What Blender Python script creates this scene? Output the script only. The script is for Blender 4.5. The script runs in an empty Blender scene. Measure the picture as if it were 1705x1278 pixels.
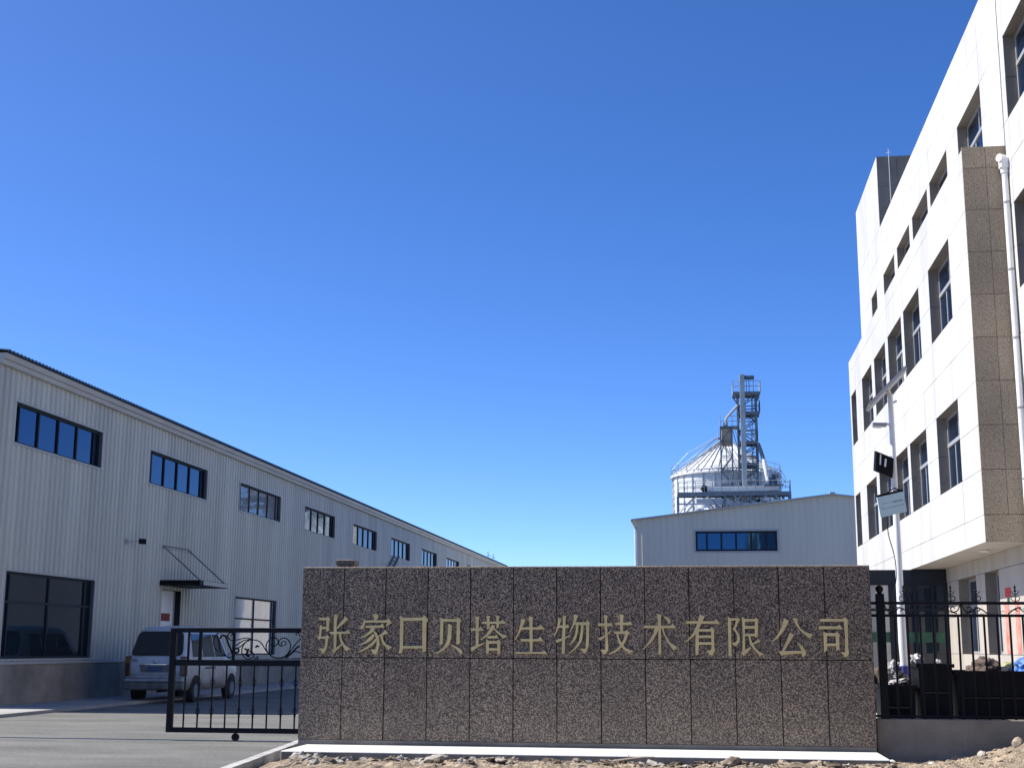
import bpy, math, random
from mathutils import Vector, Matrix, noise
R = math.radians
random.seed(7)
scene = bpy.context.scene
COL = scene.collection

# ---------------------------------------------------------------- camera
EYE = Vector((0.0, 0.0, 1.5))
cam_data = bpy.data.cameras.new('camera')
cam_data.sensor_width = 36.0
cam_data.lens = 2250.0 / 1705.0 * 36.0
cam_data.clip_start = 0.1
cam_data.clip_end = 6000.0
cam = bpy.data.objects.new('camera', cam_data)
COL.objects.link(cam)
PITCH = math.atan(438 / 2250.0)
YAW = math.atan(310.5 * math.cos(PITCH) / 2250.0)
cam.matrix_world = (Matrix.Translation(EYE) @ Matrix.Rotation(YAW, 4, 'Z')
                    @ Matrix.Rotation(math.pi / 2 + PITCH, 4, 'X') @ Matrix.Rotation(R(0.26), 4, 'Z'))
scene.camera = cam

# ---------------------------------------------------------------- sky, sun, exposure
SUN_EL, SUN_AZ = R(49.0), R(0.9)            # azimuth measured from -X towards +Y
sun_dir = Vector((-math.cos(SUN_AZ) * math.cos(SUN_EL), math.sin(SUN_AZ) * math.cos(SUN_EL), math.sin(SUN_EL)))
world = bpy.data.worlds.new('World')
scene.world = world
world.use_nodes = True
wn = world.node_tree
sky = wn.nodes.new('ShaderNodeTexSky')
sky.sky_type = 'NISHITA'
sky.sun_disc = False
sky.sun_elevation = SUN_EL
sky.sun_rotation = math.atan2(sun_dir.x, sun_dir.y)
sky.altitude = 900.0
sky.air_density = 0.5
sky.dust_density = 0.85
sky.ozone_density = 3.0
bg = wn.nodes['Background']
hs = wn.nodes.new('ShaderNodeHueSaturation')       # clear dry-air sky: deeper, purer blue overall
hs.inputs['Hue'].default_value = 0.508
hs.inputs['Saturation'].default_value = 1.25
wn.links.new(sky.outputs[0], hs.inputs['Color'])
wn.links.new(hs.outputs[0], bg.inputs[0])
bg.inputs[1].default_value = 0.142
sun_data = bpy.data.lights.new('sun', 'SUN')
sun_data.energy = 4.2
sun_data.angle = R(0.53)
sun_data.color = (1.0, 0.955, 0.89)
sun = bpy.data.objects.new('sun', sun_data)
sun.rotation_euler = sun_dir.to_track_quat('Z', 'Y').to_euler()
COL.objects.link(sun)
vs = scene.view_settings
vs.view_transform = 'Standard'
vs.look = 'None'
vs.exposure = 0.9
vs.gamma = 1.0
vs.use_curve_mapping = False
scene.cycles.max_bounces = 8
scene.cycles.use_denoising = True

# ---------------------------------------------------------------- materials
MATS = {}


def mat(name, col, rough=0.7, metal=0.0, var=0.12, scale=3.0, fine=0.0, fscale=60.0, bump=0.0, bscale=40.0,
        ior=None, col2=None, stretch=None, spec=None):
    m = bpy.data.materials.new(name)
    m.use_nodes = True
    nt = m.node_tree
    p = nt.nodes['Principled BSDF']
    p.inputs['Roughness'].default_value = rough
    p.inputs['Metallic'].default_value = metal
    if ior:
        p.inputs['IOR'].default_value = ior
    if spec is not None:
        p.inputs['Specular IOR Level'].default_value = spec
    geo = nt.nodes.new('ShaderNodeNewGeometry')
    src = geo.outputs['Position']
    if stretch:
        mp = nt.nodes.new('ShaderNodeMapping')
        mp.inputs['Scale'].default_value = stretch
        nt.links.new(src, mp.inputs[0])
        src = mp.outputs[0]
    n1 = nt.nodes.new('ShaderNodeTexNoise')
    n1.inputs['Scale'].default_value = scale
    n1.inputs['Detail'].default_value = 7.0
    n1.inputs['Roughness'].default_value = 0.6
    nt.links.new(src, n1.inputs['Vector'])
    ramp = nt.nodes.new('ShaderNodeValToRGB')
    c2 = col2 or tuple(c * (1 - 2.0 * var) for c in col)
    c1 = tuple(min(1.0, c * (1 + 0.6 * var)) for c in col)
    ramp.color_ramp.elements[0].position = 0.32
    ramp.color_ramp.elements[1].position = 0.68
    ramp.color_ramp.elements[0].color = (*c2, 1)
    ramp.color_ramp.elements[1].color = (*c1, 1)
    nt.links.new(n1.outputs['Fac'], ramp.inputs[0])
    out = ramp.outputs[0]
    if fine:
        n2 = nt.nodes.new('ShaderNodeTexNoise')
        n2.inputs['Scale'].default_value = fscale
        n2.inputs['Detail'].default_value = 3.0
        nt.links.new(geo.outputs['Position'], n2.inputs['Vector'])
        mr = nt.nodes.new('ShaderNodeMapRange')
        mr.inputs['From Min'].default_value = 0.3
        mr.inputs['From Max'].default_value = 0.7
        mr.inputs['To Min'].default_value = 1.0 - fine
        mr.inputs['To Max'].default_value = 1.0 + fine
        nt.links.new(n2.outputs['Fac'], mr.inputs[0])
        mx = nt.nodes.new('ShaderNodeMix')
        mx.data_type = 'RGBA'
        mx.blend_type = 'MULTIPLY'
        mx.inputs[0].default_value = 1.0
        nt.links.new(out, mx.inputs[6])
        nt.links.new(mr.outputs[0], mx.inputs[7])
        out = mx.outputs[2]
    nt.links.new(out, p.inputs['Base Color'])
    if bump:
        n3 = nt.nodes.new('ShaderNodeTexNoise')
        n3.inputs['Scale'].default_value = bscale
        n3.inputs['Detail'].default_value = 6.0
        nt.links.new(geo.outputs['Position'], n3.inputs['Vector'])
        b = nt.nodes.new('ShaderNodeBump')
        b.inputs['Strength'].default_value = bump
        b.inputs['Distance'].default_value = 0.02
        nt.links.new(n3.outputs['Fac'], b.inputs['Height'])
        nt.links.new(b.outputs[0], p.inputs['Normal'])
    MATS[name] = m
    return m


def granite(name, cols, scale, rough=0.55, pos=(0.36, 0.49, 0.66), dust_bounce=False):
    """Speckled stone: three grain colours picked by a cell texture, broken up by noise and a soft large tone."""
    m = bpy.data.materials.new(name)
    m.use_nodes = True
    nt = m.node_tree
    p = nt.nodes['Principled BSDF']
    p.inputs['Roughness'].default_value = rough
    geo = nt.nodes.new('ShaderNodeNewGeometry')
    no = nt.nodes.new('ShaderNodeTexNoise')
    no.inputs['Scale'].default_value = scale
    no.inputs['Detail'].default_value = 2.5
    no.inputs['Roughness'].default_value = 0.65
    nt.links.new(geo.outputs['Position'], no.inputs['Vector'])
    ramp = nt.nodes.new('ShaderNodeValToRGB')
    cr = ramp.color_ramp
    cr.elements[0].position = pos[0]
    cr.elements[0].color = (*cols[0], 1)
    cr.elements[1].position = pos[2]
    cr.elements[1].color = (*cols[2], 1)
    e = cr.elements.new(pos[1])
    e.color = (*cols[1], 1)
    nt.links.new(no.outputs['Fac'], ramp.inputs[0])
    big = nt.nodes.new('ShaderNodeTexNoise')
    big.inputs['Scale'].default_value = 0.9
    big.inputs['Detail'].default_value = 4
    nt.links.new(geo.outputs['Position'], big.inputs['Vector'])
    oi = nt.nodes.new('ShaderNodeObjectInfo')
    mr = nt.nodes.new('ShaderNodeMapRange')
    mr.inputs['To Min'].default_value = 0.78
    mr.inputs['To Max'].default_value = 1.22
    nt.links.new(big.outputs['Fac'], mr.inputs[0])
    mr2 = nt.nodes.new('ShaderNodeMapRange')
    mr2.inputs['To Min'].default_value = 0.90
    mr2.inputs['To Max'].default_value = 1.10
    nt.links.new(oi.outputs['Random'], mr2.inputs[0])
    mu = nt.nodes.new('ShaderNodeMath')
    mu.operation = 'MULTIPLY'
    nt.links.new(mr.outputs[0], mu.inputs[0])
    nt.links.new(mr2.outputs[0], mu.inputs[1])
    mx = nt.nodes.new('ShaderNodeMix')
    mx.data_type = 'RGBA'
    mx.blend_type = 'MULTIPLY'
    mx.inputs[0].default_value = 1.0
    nt.links.new(ramp.outputs[0], mx.inputs[6])
    nt.links.new(mu.outputs[0], mx.inputs[7])
    last = mx.outputs[2]
    if dust_bounce:                                            # dust at the wall foot, also painting in warm bounce light off the ground
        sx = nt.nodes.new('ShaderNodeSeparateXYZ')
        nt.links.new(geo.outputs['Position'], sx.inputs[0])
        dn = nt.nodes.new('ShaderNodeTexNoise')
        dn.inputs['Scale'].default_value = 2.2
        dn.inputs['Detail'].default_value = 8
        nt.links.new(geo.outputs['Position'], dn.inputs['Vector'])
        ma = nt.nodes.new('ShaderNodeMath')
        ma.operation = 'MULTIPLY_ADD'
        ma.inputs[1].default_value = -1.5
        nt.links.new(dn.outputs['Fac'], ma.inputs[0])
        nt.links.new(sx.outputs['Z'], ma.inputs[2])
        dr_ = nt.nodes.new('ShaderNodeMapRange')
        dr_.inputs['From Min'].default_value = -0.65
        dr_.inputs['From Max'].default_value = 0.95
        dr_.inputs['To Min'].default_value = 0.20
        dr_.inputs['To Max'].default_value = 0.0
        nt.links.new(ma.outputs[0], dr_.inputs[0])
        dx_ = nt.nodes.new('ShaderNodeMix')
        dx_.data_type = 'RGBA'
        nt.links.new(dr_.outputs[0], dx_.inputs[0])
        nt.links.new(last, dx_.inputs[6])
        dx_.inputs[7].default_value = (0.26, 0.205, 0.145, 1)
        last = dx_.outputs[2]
    nt.links.new(last, p.inputs['Base Color'])
    b = nt.nodes.new('ShaderNodeBump')
    b.inputs['Strength'].default_value = 0.25
    b.inputs['Distance'].default_value = 0.004
    nt.links.new(no.outputs['Fac'], b.inputs['Height'])
    nt.links.new(b.outputs[0], p.inputs['Normal'])
    MATS[name] = m
    return m


def glass_mat(name, col, ior=1.9, rough=0.03, wav=0.06):
    m = mat(name, col, rough=rough, var=0.15, scale=0.8, ior=ior)
    nt = m.node_tree
    geo = nt.nodes.new('ShaderNodeNewGeometry')
    n = nt.nodes.new('ShaderNodeTexNoise')
    n.inputs['Scale'].default_value = 0.7
    nt.links.new(geo.outputs['Position'], n.inputs['Vector'])
    b = nt.nodes.new('ShaderNodeBump')
    b.inputs['Strength'].default_value = wav
    b.inputs['Distance'].default_value = 0.05
    nt.links.new(n.outputs['Fac'], b.inputs['Height'])
    nt.links.new(b.outputs[0], nt.nodes['Principled BSDF'].inputs['Normal'])
    return m


mat('asphalt', (0.150, 0.147, 0.131), 0.85, var=0.2, scale=1.1, fine=0.26, fscale=16, bump=0.5, bscale=70, stretch=(0.35, 1.0, 1.0))
an = MATS['asphalt'].node_tree
ag = an.nodes.new('ShaderNodeNewGeometry')
am = an.nodes.new('ShaderNodeMapping')
am.inputs['Scale'].default_value = (0.30, 1.3, 1.0)
an.links.new(ag.outputs['Position'], am.inputs[0])
a1 = an.nodes.new('ShaderNodeTexNoise')
a1.inputs['Scale'].default_value = 1.9
a1.inputs['Detail'].default_value = 9.0
a1.inputs['Roughness'].default_value = 0.68
an.links.new(am.outputs[0], a1.inputs['Vector'])
a2 = an.nodes.new('ShaderNodeMapRange')                 # pale scuffs and drifted grit
a2.inputs['From Min'].default_value = 0.60
a2.inputs['From Max'].default_value = 0.72
a2.inputs['To Max'].default_value = 0.6
an.links.new(a1.outputs['Fac'], a2.inputs[0])
a3 = an.nodes.new('ShaderNodeMix')
a3.data_type = 'RGBA'
apb = an.nodes['Principled BSDF'].inputs['Base Color']
asrc = apb.links[0].from_socket
an.links.new(a2.outputs[0], a3.inputs[0])
an.links.new(asrc, a3.inputs[6])
a3.inputs[7].default_value = (0.27, 0.26, 0.235, 1)
an.links.new(a3.outputs[2], apb)
mat('field', (0.25, 0.22, 0.17), 0.95, var=0.2, scale=0.2)
mat('dirt', (0.375, 0.295, 0.205), 0.95, var=0.3, scale=5.0, fine=0.35, fscale=55, bump=0.9, bscale=60)
mat('forecourt', (0.36, 0.345, 0.32), 0.85, var=0.1, scale=0.8, fine=0.08, bump=0.2)
mat('pale_concrete', (0.66, 0.645, 0.60), 0.8, var=0.10, scale=2.5, fine=0.08, fscale=80, bump=0.25)
mat('kerb_concrete', (0.42, 0.41, 0.385), 0.85, var=0.14, scale=3.0, fine=0.12, bump=0.35)
mat('cement', (0.225, 0.20, 0.165), 0.85, var=0.2, scale=1.4, fine=0.08, fscale=30, bump=0.25)
mat('plinth_cement', (0.33, 0.285, 0.235), 0.9, var=0.22, scale=0.9, fine=0.1, fscale=20, bump=0.2)
granite('granite_sign', ((0.007, 0.005, 0.004), (0.100, 0.072, 0.051), (0.385, 0.285, 0.195)), 62, pos=(0.40, 0.50, 0.64), dust_bounce=True)
granite('granite_office', ((0.135, 0.10, 0.066), (0.32, 0.252, 0.172), (0.47, 0.375, 0.265)), 55)
mat('granite_dark', (0.125, 0.12, 0.112), 0.6, var=0.12, scale=2.0, fine=0.25, fscale=45)
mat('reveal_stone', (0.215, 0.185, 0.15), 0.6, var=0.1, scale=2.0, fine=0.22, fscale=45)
mat('joint', (0.012, 0.010, 0.009), 0.9)
mat('gold', (0.60, 0.47, 0.215), 0.42, metal=0.15, var=0.12, scale=4.0)
mat('white_stone', (0.60, 0.585, 0.55), 0.55, var=0.10, scale=0.9, fine=0.05, fscale=18, stretch=(1, 1, 0.35))
mat('beige_stone', (0.47, 0.425, 0.365), 0.6, var=0.09, scale=2.0, fine=0.05, fscale=20, stretch=(1, 1, 0.2))
mat('white_joint', (0.14, 0.13, 0.12), 0.9)
mat('cladding', (0.545, 0.545, 0.495), 0.42, var=0.09, scale=1.3, stretch=(1, 1, 0.10))
cn_ = MATS['cladding'].node_tree                        # sheet to sheet tone of the cladding, one sheet about 1.08 m
cg = cn_.nodes.new('ShaderNodeNewGeometry')
cs = cn_.nodes.new('ShaderNodeSeparateXYZ')
cn_.links.new(cg.outputs['Position'], cs.inputs[0])
c1_ = cn_.nodes.new('ShaderNodeMath')
c1_.operation = 'DIVIDE'
c1_.inputs[1].default_value = 1.08
cn_.links.new(cs.outputs['Y'], c1_.inputs[0])
c2_ = cn_.nodes.new('ShaderNodeMath')
c2_.operation = 'FLOOR'
cn_.links.new(c1_.outputs[0], c2_.inputs[0])
c3_ = cn_.nodes.new('ShaderNodeTexWhiteNoise')
c3_.noise_dimensions = '1D'
cn_.links.new(c2_.outputs[0], c3_.inputs['W'])
c4_ = cn_.nodes.new('ShaderNodeMapRange')
c4_.inputs['To Min'].default_value = 0.92
c4_.inputs['To Max'].default_value = 1.06
cn_.links.new(c3_.outputs['Value'], c4_.inputs[0])
c5_ = cn_.nodes.new('ShaderNodeMix')
c5_.data_type = 'RGBA'
c5_.blend_type = 'MULTIPLY'
c5_.inputs[0].default_value = 1.0
cpb = cn_.nodes['Principled BSDF'].inputs['Base Color']
cn_.links.new(cpb.links[0].from_socket, c5_.inputs[6])
cn_.links.new(c4_.outputs[0], c5_.inputs[7])
cn_.links.new(c5_.outputs[2], cpb)
mat('warehouse_cladding', (0.66, 0.61, 0.50), 0.5, var=0.05, scale=0.4, stretch=(1, 1, 0.12))
mat('flashing', (0.42, 0.42, 0.405), 0.45, var=0.06, scale=0.8)
mat('roof_blue', (0.016, 0.05, 0.10), 0.8, var=0.15, spec=0.15)
mat('dark_frame', (0.016, 0.021, 0.029), 0.5, spec=0.2)
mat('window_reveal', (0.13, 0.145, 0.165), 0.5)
mat('grey_frame', (0.34, 0.345, 0.36), 0.4, var=0.05)
glass_mat('blue_glass', (0.003, 0.014, 0.036), ior=2.1)
MATS['blue_glass'].node_tree.nodes['Principled BSDF'].inputs['Specular Tint'].default_value = (0.22, 0.55, 1.0, 1)
glass_mat('white_reflect_glass', (0.60, 0.62, 0.63), ior=2.0)  # white reflection of the horizon sky painted into the base colour
glass_mat('dark_glass', (0.014, 0.024, 0.033), ior=1.5)
glass_mat('pale_reflect_glass', (0.24, 0.25, 0.26), ior=2.4)  # pale sky reflections and curtains put into the base colour
mat('black_iron', (0.006, 0.006, 0.009), 0.5, var=0.2, scale=8.0, spec=0.16)
mat('steel', (0.33, 0.38, 0.42), 0.5, metal=0.25, var=0.12, scale=0.8)
mat('galvanised', (0.66, 0.67, 0.66), 0.45, metal=0.1, var=0.10, scale=0.5)
mat('dark_steel', (0.115, 0.16, 0.20), 0.55, var=0.15)
mat('motor_blue', (0.02, 0.06, 0.12), 0.5)
mat('white_paint', (0.78, 0.78, 0.77), 0.4, var=0.05)
mat('van_paint', (0.50, 0.54, 0.59), 0.32, var=0.10, scale=2.2, fine=0.05, fscale=14)
mat('van_dirty', (0.17, 0.155, 0.14), 0.6, var=0.25, scale=4.0)
vp = MATS['van_paint'].node_tree
vg = vp.nodes.new('ShaderNodeNewGeometry')
vsx = vp.nodes.new('ShaderNodeSeparateXYZ')
vp.links.new(vg.outputs['Position'], vsx.inputs[0])
vno = vp.nodes.new('ShaderNodeTexNoise')
vno.inputs['Scale'].default_value = 4.0
vno.inputs['Detail'].default_value = 6.0
vp.links.new(vg.outputs['Position'], vno.inputs['Vector'])
vma = vp.nodes.new('ShaderNodeMath')
vma.operation = 'MULTIPLY_ADD'
vma.inputs[1].default_value = 0.9
vp.links.new(vno.outputs['Fac'], vma.inputs[0])
vp.links.new(vsx.outputs['Z'], vma.inputs[2])
vmr = vp.nodes.new('ShaderNodeMapRange')
vmr.inputs['From Min'].default_value = 0.75
vmr.inputs['From Max'].default_value = 1.65
vmr.inputs['To Min'].default_value = 0.85
vmr.inputs['To Max'].default_value = 0.0
vp.links.new(vma.outputs[0], vmr.inputs[0])
vmx = vp.nodes.new('ShaderNodeMix')
vmx.data_type = 'RGBA'
vpb = vp.nodes['Principled BSDF'].inputs['Base Color']
vsrc = vpb.links[0].from_socket
vp.links.new(vmr.outputs[0], vmx.inputs[0])
vp.links.new(vsrc, vmx.inputs[6])
vmx.inputs[7].default_value = (0.15, 0.125, 0.105, 1)
vp.links.new(vmx.outputs[2], vpb)
mat('rubber', (0.02, 0.02, 0.02), 0.85)
mat('tail_red', (0.06, 0.012, 0.010), 0.25)
mat('tail_amber', (0.22, 0.10, 0.03), 0.25)
mat('chrome', (0.6, 0.6, 0.6), 0.2, metal=0.9)
mat('plate_blue', (0.022, 0.05, 0.13), 0.5, col2=(0.07, 0.105, 0.17), scale=28.0)
mat('notice_red', (0.24, 0.035, 0.025), 0.7)
mat('bin_black', (0.006, 0.006, 0.008), 0.55, var=0.25, scale=5.0, spec=0.2)
mat('bag_brown', (0.13, 0.095, 0.075), 0.9, var=0.3, scale=9.0, bump=0.5, bscale=20)
mat('bag_white', (0.55, 0.53, 0.52), 0.7, var=0.35, scale=11.0, bump=0.7, bscale=25, col2=(0.06, 0.045, 0.05))
mat('bag_black', (0.02, 0.02, 0.022), 0.4, var=0.3, scale=9.0, bump=0.6, bscale=18)
mat('bag_blue', (0.10, 0.27, 0.75), 0.5, var=0.3, scale=7.0, bump=0.5, bscale=18)
mat('bag_yellow', (0.42, 0.44, 0.18), 0.7, var=0.3, scale=9.0)
mat('wrap_blue', (0.06, 0.06, 0.30), 0.6, var=0.25, scale=14.0)
mat('board_blue', (0.55, 0.70, 0.72), 0.45, var=0.05, scale=3.0)
mat('mark', (0.26, 0.36, 0.40), 0.6)
mat('red_paper', (0.62, 0.06, 0.04), 0.7, var=0.12, scale=12)
mat('faded_red', (0.50, 0.09, 0.06), 0.8, var=0.25, scale=5, col2=(0.55, 0.32, 0.26))
mat('green_strip', (0.012, 0.085, 0.045), 0.5, var=0.2, scale=6.0)
mat('lamp_white', (0.8, 0.8, 0.78), 0.4)
mat('door_reflect', (0.86, 0.87, 0.87), 0.3, var=0.04)  # bright reflection in the door pane, painted as a white base colour
mat('solar_cell', (0.012, 0.016, 0.035), 0.2)
mat('plaster_chip', (0.36, 0.33, 0.285), 0.9, var=0.15, scale=12, bump=0.5)
mat('stone', (0.33, 0.27, 0.20), 0.95, var=0.3, scale=14, fine=0.2, bump=0.6, bscale=50)
mat('clod', (0.17, 0.13, 0.09), 1.0, var=0.35, scale=16, fine=0.3, bump=0.9, bscale=60)
mat('wood', (0.48, 0.40, 0.30), 0.85, var=0.2, scale=12)

# ---------------------------------------------------------------- mesh helpers
BASE = {}


class MB:
    """Collects faces in world coordinates and links them as one mesh object."""

    def __init__(self):
        self.v = []
        self.f = []

    def add(self, vs_, fs_):
        o = len(self.v)
        self.v += [tuple(p) for p in vs_]
        self.f += [tuple(i + o for i in f) for f in fs_]
        return self

    def quad(self, a, b, c, d):
        return self.add((a, b, c, d), ((0, 1, 2, 3),))

    def box(self, x0, x1, y0, y1, z0, z1, c=0.0):
        if x0 > x1: x0, x1 = x1, x0
        if y0 > y1: y0, y1 = y1, y0
        if z0 > z1: z0, z1 = z1, z0
        if c <= 0:
            vs_ = [(x, y, z) for x in (x0, x1) for y in (y0, y1) for z in (z0, z1)]
            return self.add(vs_, ((0, 1, 3, 2), (4, 6, 7, 5), (0, 4, 5, 1), (2, 3, 7, 6), (0, 2, 6, 4), (1, 5, 7, 3)))
        vs_, fs_ = [], []
        idx = {}
        lo, hi = (x0, y0, z0), (x1, y1, z1)
        for sx in (0, 1):
            for sy in (0, 1):
                for sz in (0, 1):
                    s = (sx, sy, sz)
                    for ax in range(3):
                        p = []
                        for k in range(3):
                            e = hi[k] if s[k] else lo[k]
                            if k != ax:
                                e += -c if s[k] else c
                            p.append(e)
                        idx[(s, ax)] = len(vs_)
                        vs_.append(tuple(p))
        for ax in range(3):
            a, b = [k for k in range(3) if k != ax]
            for s in (0, 1):
                q = []
                for (i, j) in ((0, 0), (1, 0), (1, 1), (0, 1)):
                    t = [0, 0, 0]
                    t[ax], t[a], t[b] = s, i, j
                    q.append(idx[(tuple(t), ax)])
                fs_.append(tuple(q))
                for i in (0, 1):                     # chamfer strips along axis b and a
                    pass
            for i in (0, 1):
                for j in (0, 1):
                    t0, t1 = [0, 0, 0], [0, 0, 0]
                    t0[a], t0[b], t1[a], t1[b] = i, j, i, j
                    t0[ax], t1[ax] = 0, 1
                    fs_.append((idx[(tuple(t0), a)], idx[(tuple(t1), a)], idx[(tuple(t1), b)], idx[(tuple(t0), b)]))
        for sx in (0, 1):
            for sy in (0, 1):
                for sz in (0, 1):
                    s = (sx, sy, sz)
                    fs_.append((idx[(s, 0)], idx[(s, 1)], idx[(s, 2)]))
        return self.add(vs_, fs_)

    def obox(self, o, u, v, w):
        """Box from a corner point and three edge vectors."""
        o, u, v, w = Vector(o), Vector(u), Vector(v), Vector(w)
        vs_ = [o + a * u + b * v + c * w for a in (0, 1) for b in (0, 1) for c in (0, 1)]
        return self.add(vs_, ((0, 1, 3, 2), (4, 6, 7, 5), (0, 4, 5, 1), (2, 3, 7, 6), (0, 2, 6, 4), (1, 5, 7, 3)))

    def tube(self, pts, r, n=6, r2=None):
        pts = [Vector(p) for p in pts]
        m = len(pts)
        rings = []
        up = None
        for i, p in enumerate(pts):
            t = (pts[min(i + 1, m - 1)] - pts[max(i - 1, 0)])
            if t.length < 1e-9:
                t = Vector((0, 0, 1))
            t.normalize()
            if up is None:
                up = Vector((0, 0, 1)) if abs(t.z) < 0.9 else Vector((0, 1, 0))
            s = t.cross(up)
            if s.length < 1e-6:
                s = t.cross(Vector((1, 0.3, 0)))
            s.normalize()
            up = s.cross(t)
            rr = r if r2 is None else r + (r2 - r) * i / max(1, m - 1)
            rings.append([p + rr * (math.cos(2 * math.pi * k / n) * s + math.sin(2 * math.pi * k / n) * up) for k in range(n)])
        vs_ = [q for ring in rings for q in ring]
        fs_ = []
        for i in range(m - 1):
            for k in range(n):
                fs_.append((i * n + k, i * n + (k + 1) % n, (i + 1) * n + (k + 1) % n, (i + 1) * n + k))
        fs_.append(tuple(range(n - 1, -1, -1)))
        fs_.append(tuple((m - 1) * n + k for k in range(n)))
        return self.add(vs_, fs_)

    def bar(self, a, b, w):
        return self.tube((a, b), w, 4)

    def lathe(self, cx, cy, prof, n=32, cap=True):
        vs_, fs_ = [], []
        for (r, z) in prof:
            for k in range(n):
                a = 2 * math.pi * k / n
                vs_.append((cx + r * math.cos(a), cy + r * math.sin(a), z))
        for i in range(len(prof) - 1):
            for k in range(n):
                fs_.append((i * n + k, i * n + (k + 1) % n, (i + 1) * n + (k + 1) % n, (i + 1) * n + k))
        if cap:
            fs_.append(tuple(range(n - 1, -1, -1)))
            fs_.append(tuple((len(prof) - 1) * n + k for k in range(n)))
        return self.add(vs_, fs_)

    def prism_y(self, poly, y0, y1):
        """Polygon given as (x, z), extruded along Y from y0 (front) to y1."""
        n = len(poly)
        vs_ = [(x, y0, z) for x, z in poly] + [(x, y1, z) for x, z in poly]
        fs_ = [tuple(range(n)), tuple(range(2 * n - 1, n - 1, -1))]
        fs_ += [(i, i + n, (i + 1) % n + n, (i + 1) % n) for i in range(n)]
        return self.add(vs_, fs_)

    def build(self, name, material, parent=None, smooth=False, fix=True):
        off = BASE.get(parent.name, Vector((0, 0, 0))) if parent else Vector((0, 0, 0))
        me = bpy.data.meshes.new(name)
        me.from_pydata([(x - off.x, y - off.y, z - off.z) for x, y, z in self.v], [], self.f)
        if fix:
            import bmesh
            bm = bmesh.new()
            bm.from_mesh(me)
            bmesh.ops.recalc_face_normals(bm, faces=bm.faces)
            bm.to_mesh(me)
            bm.free()
        me.materials.append(MATS[material])
        if smooth:
            me.shade_smooth()
            me.set_sharp_from_angle(angle=R(40))
        me.update()
        o = bpy.data.objects.new(name, me)
        COL.objects.link(o)
        if parent:
            o.parent = parent
        BASE[o.name] = off
        return o


def box_part(name, material, parent, *b, c=0.0):
    return MB().box(*b, c=c).build(name, material, parent)


def thing(name, label, cat, loc=(0, 0, 0), group=None):
    o = bpy.data.objects.new(name, None)
    o.empty_display_size = 0.3
    o.location = loc
    COL.objects.link(o)
    BASE[o.name] = Vector(loc)
    return tag(o, label, cat, group)


def tag(o, label, cat, group=None):
    o['label'] = label
    o['category'] = cat
    if group:
        o['group'] = group
    return o


def struct(name, mb, material, label=None, smooth=False):
    o = mb.build(name, material, None, smooth)
    o['kind'] = 'structure'
    return o


def shared(name, mesh, loc, parent):
    """Another object on shared mesh data, its mesh built around the local origin; loc in world coordinates."""
    off = BASE[parent.name]
    o = bpy.data.objects.new(name, mesh)
    o.location = Vector(loc) - off
    o.parent = parent
    COL.objects.link(o)
    return o


def mesh_of(mb, name, material, smooth=False):
    o = mb.build(name, material, None, smooth)
    me = o.data
    bpy.data.objects.remove(o)
    return me

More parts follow.
